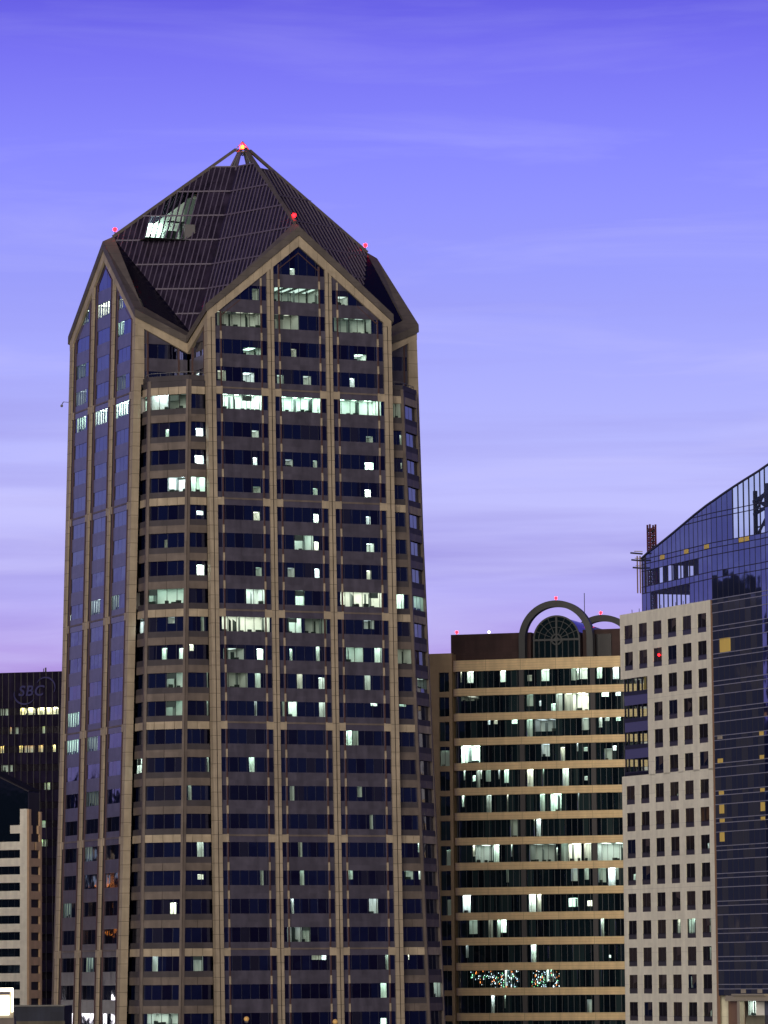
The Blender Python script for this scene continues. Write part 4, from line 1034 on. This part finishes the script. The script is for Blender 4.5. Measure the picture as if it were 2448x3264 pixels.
# ================================================================== stepped pale building, left edge
m_cream = mat('cream_panel', (.90, .87, .74), .85, noise=.06, nscale=1.0)
m_creamw = mat('warm_panel', (.62, .43, .27), .85, noise=.06, nscale=1.0)
m_navy = mat('navy_glass', (.005, .010, .020), .08, ior=1.6, wav=.02)
m_vio = mat('violet_ribbed_panel', (.06, .05, .09), .5)
m_roofmat = mat('roof_felt', (.03, .03, .04), 1.0, ior=1.05)
sp = thing('stepped_building', 'cream stepped building with dark ribbon windows and a slanted glass top at the left edge', 'building', (36.39, 209.41, 0), -53.276)
mb = MB()                                                    # glass volume with slanting top
mb.hexa([(-20, .5, 0), (-.05, .5, 0), (-.05, .5, 66.8), (-20, .5, 75.5)], [(-20, 4.2, 0), (-.05, 4.2, 0), (-.05, 4.2, 66.8), (-20, 4.2, 75.5)], m_navy)
mb.box(-.05, 0.0, .5, 4.2, 0, 66.5, m_vio)
for i in range(12): mb.box(0, .06, .7 + i * .3, .78 + i * .3, 0, 66.5, m_frame)
mb.hexa([(-20, .3, 75.3), (.1, .3, 66.6), (.1, .3, 66.9), (-20, .3, 75.7)], [(-20, .6, 75.3), (.1, .6, 66.6), (.1, .6, 66.9), (-20, .6, 75.7)], m_darkspan)
mb.hexa([(-20, .3, 75.5), (.02, .3, 66.8), (.02, .3, 67.0), (-20, .3, 75.8)], [(-20, 4.4, 75.5), (.02, 4.4, 66.8), (.02, 4.4, 67.0), (-20, 4.4, 75.8)], m_roofmat)
mb.build('glass_core', sp)
mb = MB()
BW = lambda i: 60.17 - 3.19 * i
mb.box(-1.65, 0, 0, .5, 0, 63.3, m_cream)
for i in range(19):
    z1 = BW(i); x0 = {0: -4.0, 1: -6.4}.get(i, -20)
    mb.box(x0, -1.65, .02, .5, z1 - 1.6, z1, m_cream)
mb.build('frame', sp)
mb = MB()
mb.box(.0, .5, -.0, .75, 0, 63.2, m_creamw); mb.box(.0, .5, 3.85, 4.4, 0, 62.8, m_creamw)
for i in range(19):
    z1 = BW(i) - .1
    if i == 0: mb.box(.0, .48, .75, 1.25, z1 - 1.6, z1, m_creamw); mb.box(0, .48, 3.3, 3.85, z1 - 1.6, z1, m_creamw)
    elif i == 1: mb.box(.0, .48, .75, 1.85, z1 - 1.6, z1, m_creamw); mb.box(0, .48, 2.5, 3.85, z1 - 1.6, z1, m_creamw)
    else: mb.box(.0, .48, .75, 3.85, z1 - 1.6, z1, m_creamw)
mb.build('side_frame', sp)
for i in range(18):
    z1 = BW(i) - 1.6; x0 = {0: -1.7}.get(i, -20)
    if i == 0: continue
    mb = MB(); PV = lambda t, z, o: (t, .42 - o, z)
    lit = [(-6.4, -5.45, z1 - 1.59, z1), (-5.3, -4.0, z1 - 1.59, z1)] if i == 9 else []
    glazing(mb, PV, -20, -1.65, z1 - 1.59, z1, lit, dark=m_navy, mull=1.5, frame=m_frame, mw=.05, mo=.03)
    mb.build('window', sp)
    for q in lit:
        rm = MB(); room(rm, PV, q[0], q[1], q[2], q[3], .5, depth=.5, full=False, col='#dcec90'); rm.build('lit_office', sp)

# ================================================================== small things between and below
bk = thing('brick_building', 'dark brick building low behind the gap beside the tower', 'building', (135.19, 493.49, 0), -29.0)
mb = MB(); mb.box(-12, 12, 0, 14, 0, 38, mat('dark_brick', (.055, .03, .03), .8, noise=.2, nscale=.6)); mb.box(-12, 12, -.3, .0, 34.9, 38.4, m_frame)
mb.build('wall', bk)
mb = MB(); mb.box(-12, 12, -2.5, -.2, 0, 29.0, mat('sand_wall', (.30, .19, .12), .8)); mb.box(-12, 12, -2.6, -2.5, 27.6, 28.3, m_navy); mb.box(-12, 12, -2.6, -2.5, 26.2, 26.8, m_navy); mb.build('podium', bk)
lr = thing('low_building', 'low building with a flat blue-grey parapet at the foot of the tower', 'building', (-57.85, -65.75, 0), -23.276)
mb = MB(); mb.box(-6, 6.5, 0, 14, 0, 26.75, mat('blue_grey_panel', (.020, .025, .045), .8, noise=.15)); mb.box(-6, 6.6, -.25, 0, 0, 24.85, mat('olive_wall', (.09, .08, .06), .8, noise=.2)); mb.build('wall', lr)
mb = MB(); mb.box(-6, 6.6, -.3, .3, 26.7, 26.9, m_frame); mb.build('coping', lr)
sb = thing('light_box', 'bright white illuminated light box with a glowing frame in the bottom left corner', 'light box', (-93.94, -169.97, 0), -23.276)
m_wl = mat('white_light', '#ffffff', emit='#fff2dc', es=3.2); m_wl2 = mat('cream_light', '#ffffff', emit='#ffe2b0', es=1.5)
mb = MB(); mb.box(-3, 1.35, .5, .9, 26.2, 29.3, m_beige); mb.build('cabinet', sb)
mb = MB(); mb.box(-3, 1.33, .3, .5, 28.93, 29.28, m_wl); mb.box(1.14, 1.33, .3, .5, 26.8, 28.93, m_wl); mb.build('glowing_frame', sb)
mb = MB(); mb.box(-3, .92, .35, .5, 28.35, 28.55, m_wl2); mb.box(-3, .92, .35, .5, 26.5, 28.35, m_wl); mb.build('lit_panel', sb)
mb = MB(); mb.box(-3, .98, .25, .35, 28.6, 28.86, m_vio); mb.box(-3, 1.4, .6, 3, 0, 26.2, m_brown); mb.build('support', sb)
an = thing('terrace_building', 'low terrace building in front of the tower, just below the picture edge', 'building', (-24, -74, 0), -23.276)
mb = MB(); mb.box(-8, 12, 0, 10, 0, 22.5, m_brown); mb.build('wall', an)
for (x, y, z), side in (((-26.85, -68.2, 24.75), 'left'), ((-16.26, -72.75, 24.3), 'right')):
    gl = thing('globe_lamp', 'amber globe lamp on a post, %s of the pair at the bottom edge' % side, 'lamp', (x, y, 22.5), 0, 'globe lamps at the foot of the tower')
    mb = MB(); mb.bar((0, 0, 0), (0, 0, z - 22.5 - .2), .18, m_frame); mb.box(-.18, .18, -.18, .18, z - 22.9, z - 22.7, m_grey); mb.build('post', gl)
    mb = MB(); mb.ball((0, 0, z - 22.5 + .05), .34, mat('amber_globe', (.6, .4, .15), .4, emit='#c08a40', es=.35), 14); mb.build('globe', gl)

# city blocks to the west, out of the frame: they are what the tower's west glass mirrors
rnd = random.Random(3)
m_blk = mat('city_wall', (.022, .024, .040), .8, noise=.2)
wcols = [emis(1.0, '#ffb060', 'city_window'), emis(.7, '#d0e8ff', 'city_window'), emis(.35, '#ffd8a0', 'city_window')]
for j, (x, y, w, d, h) in enumerate([(-150, 330, 70, 40, 74), (-235, 420, 60, 50, 90), (-90, 470, 60, 40, 78), (-320, 560, 90, 50, 84), (-60, 700, 120, 50, 96), (-210, 800, 140, 50, 100), (-135, 30, 50, 70, 90), (-190, 140, 60, 60, 97), (172, 70, 50, 60, 84), (265, 190, 70, 60, 98), (-108, 210, 44, 34, 66)]):
    o = thing('city_block', ['dark city block standing west of the tower, beyond the left edge of the picture'][0] if x < 100 else 'dark city block standing east of the tower, hidden behind the glass tower', 'building', (x, y, 0), rnd.uniform(-12, 12), 'city blocks west of the tower' if x < 100 else 'city blocks east of the tower')
    mb = MB(); mb.box(-w / 2, w / 2, -d / 2, d / 2, 0, h, m_blk)
    mb.box(-w / 4, w / 8, -d / 5, d / 5, h, h + 4, m_blk); mb.box(w / 5, w / 4, -d / 5, d / 8, h, h + 7, m_blk); mb.build('wall', o)
    mb = MB()
    for zz in range(8, int(h) - 3, 4):
        for i in range(int(w / 3)):
            if rnd.random() < .07:
                t = -w / 2 + i * 3 + .5; mb.box(t, t + rnd.choice((1.2, 2.2, 2.4)), -d / 2 - .06, -d / 2, zz, zz + 1.7, rnd.choice(wcols))
        for i in range(int(d / 3)):
            if rnd.random() < .07:
                t = -d / 2 + i * 3 + .5; mb.box(w / 2, w / 2 + .06, t, t + rnd.choice((1.2, 2.2, 2.4)), zz, zz + 1.7, rnd.choice(wcols))
    mb.build('window', o, kind='stuff')
    if x == -108:
        mb = MB(); mb.box(-20, 21, -d / 2 - .3, -d / 2 - .1, 26.4, 28.3, emis(14.0, '#fff6e8', 'shop_light')); mb.build('lit_floor', o)
        mb = MB()
        for q in range(34):
            t = rnd.uniform(2, 12); zz = 41 + 13 * rnd.random() ** 1.2; mb.box(t, t + rnd.uniform(.3, 1.0), -d / 2 - .3, -d / 2 - .1, zz, zz + rnd.uniform(.3, 1.0), emis(6.0, '#ff9030', 'amber_lamp'))
        mb.build('amber_lamp', o, kind='stuff')

# ================================================================== ground
g = MB(); g.poly([(-6000, -3000, 0), (6000, -3000, 0), (6000, 14000, 0), (-6000, 14000, 0)], mat('asphalt', (.05, .048, .05), .9, noise=.3, nscale=.02))
g = g.build('ground'); g['kind'] = 'structure'
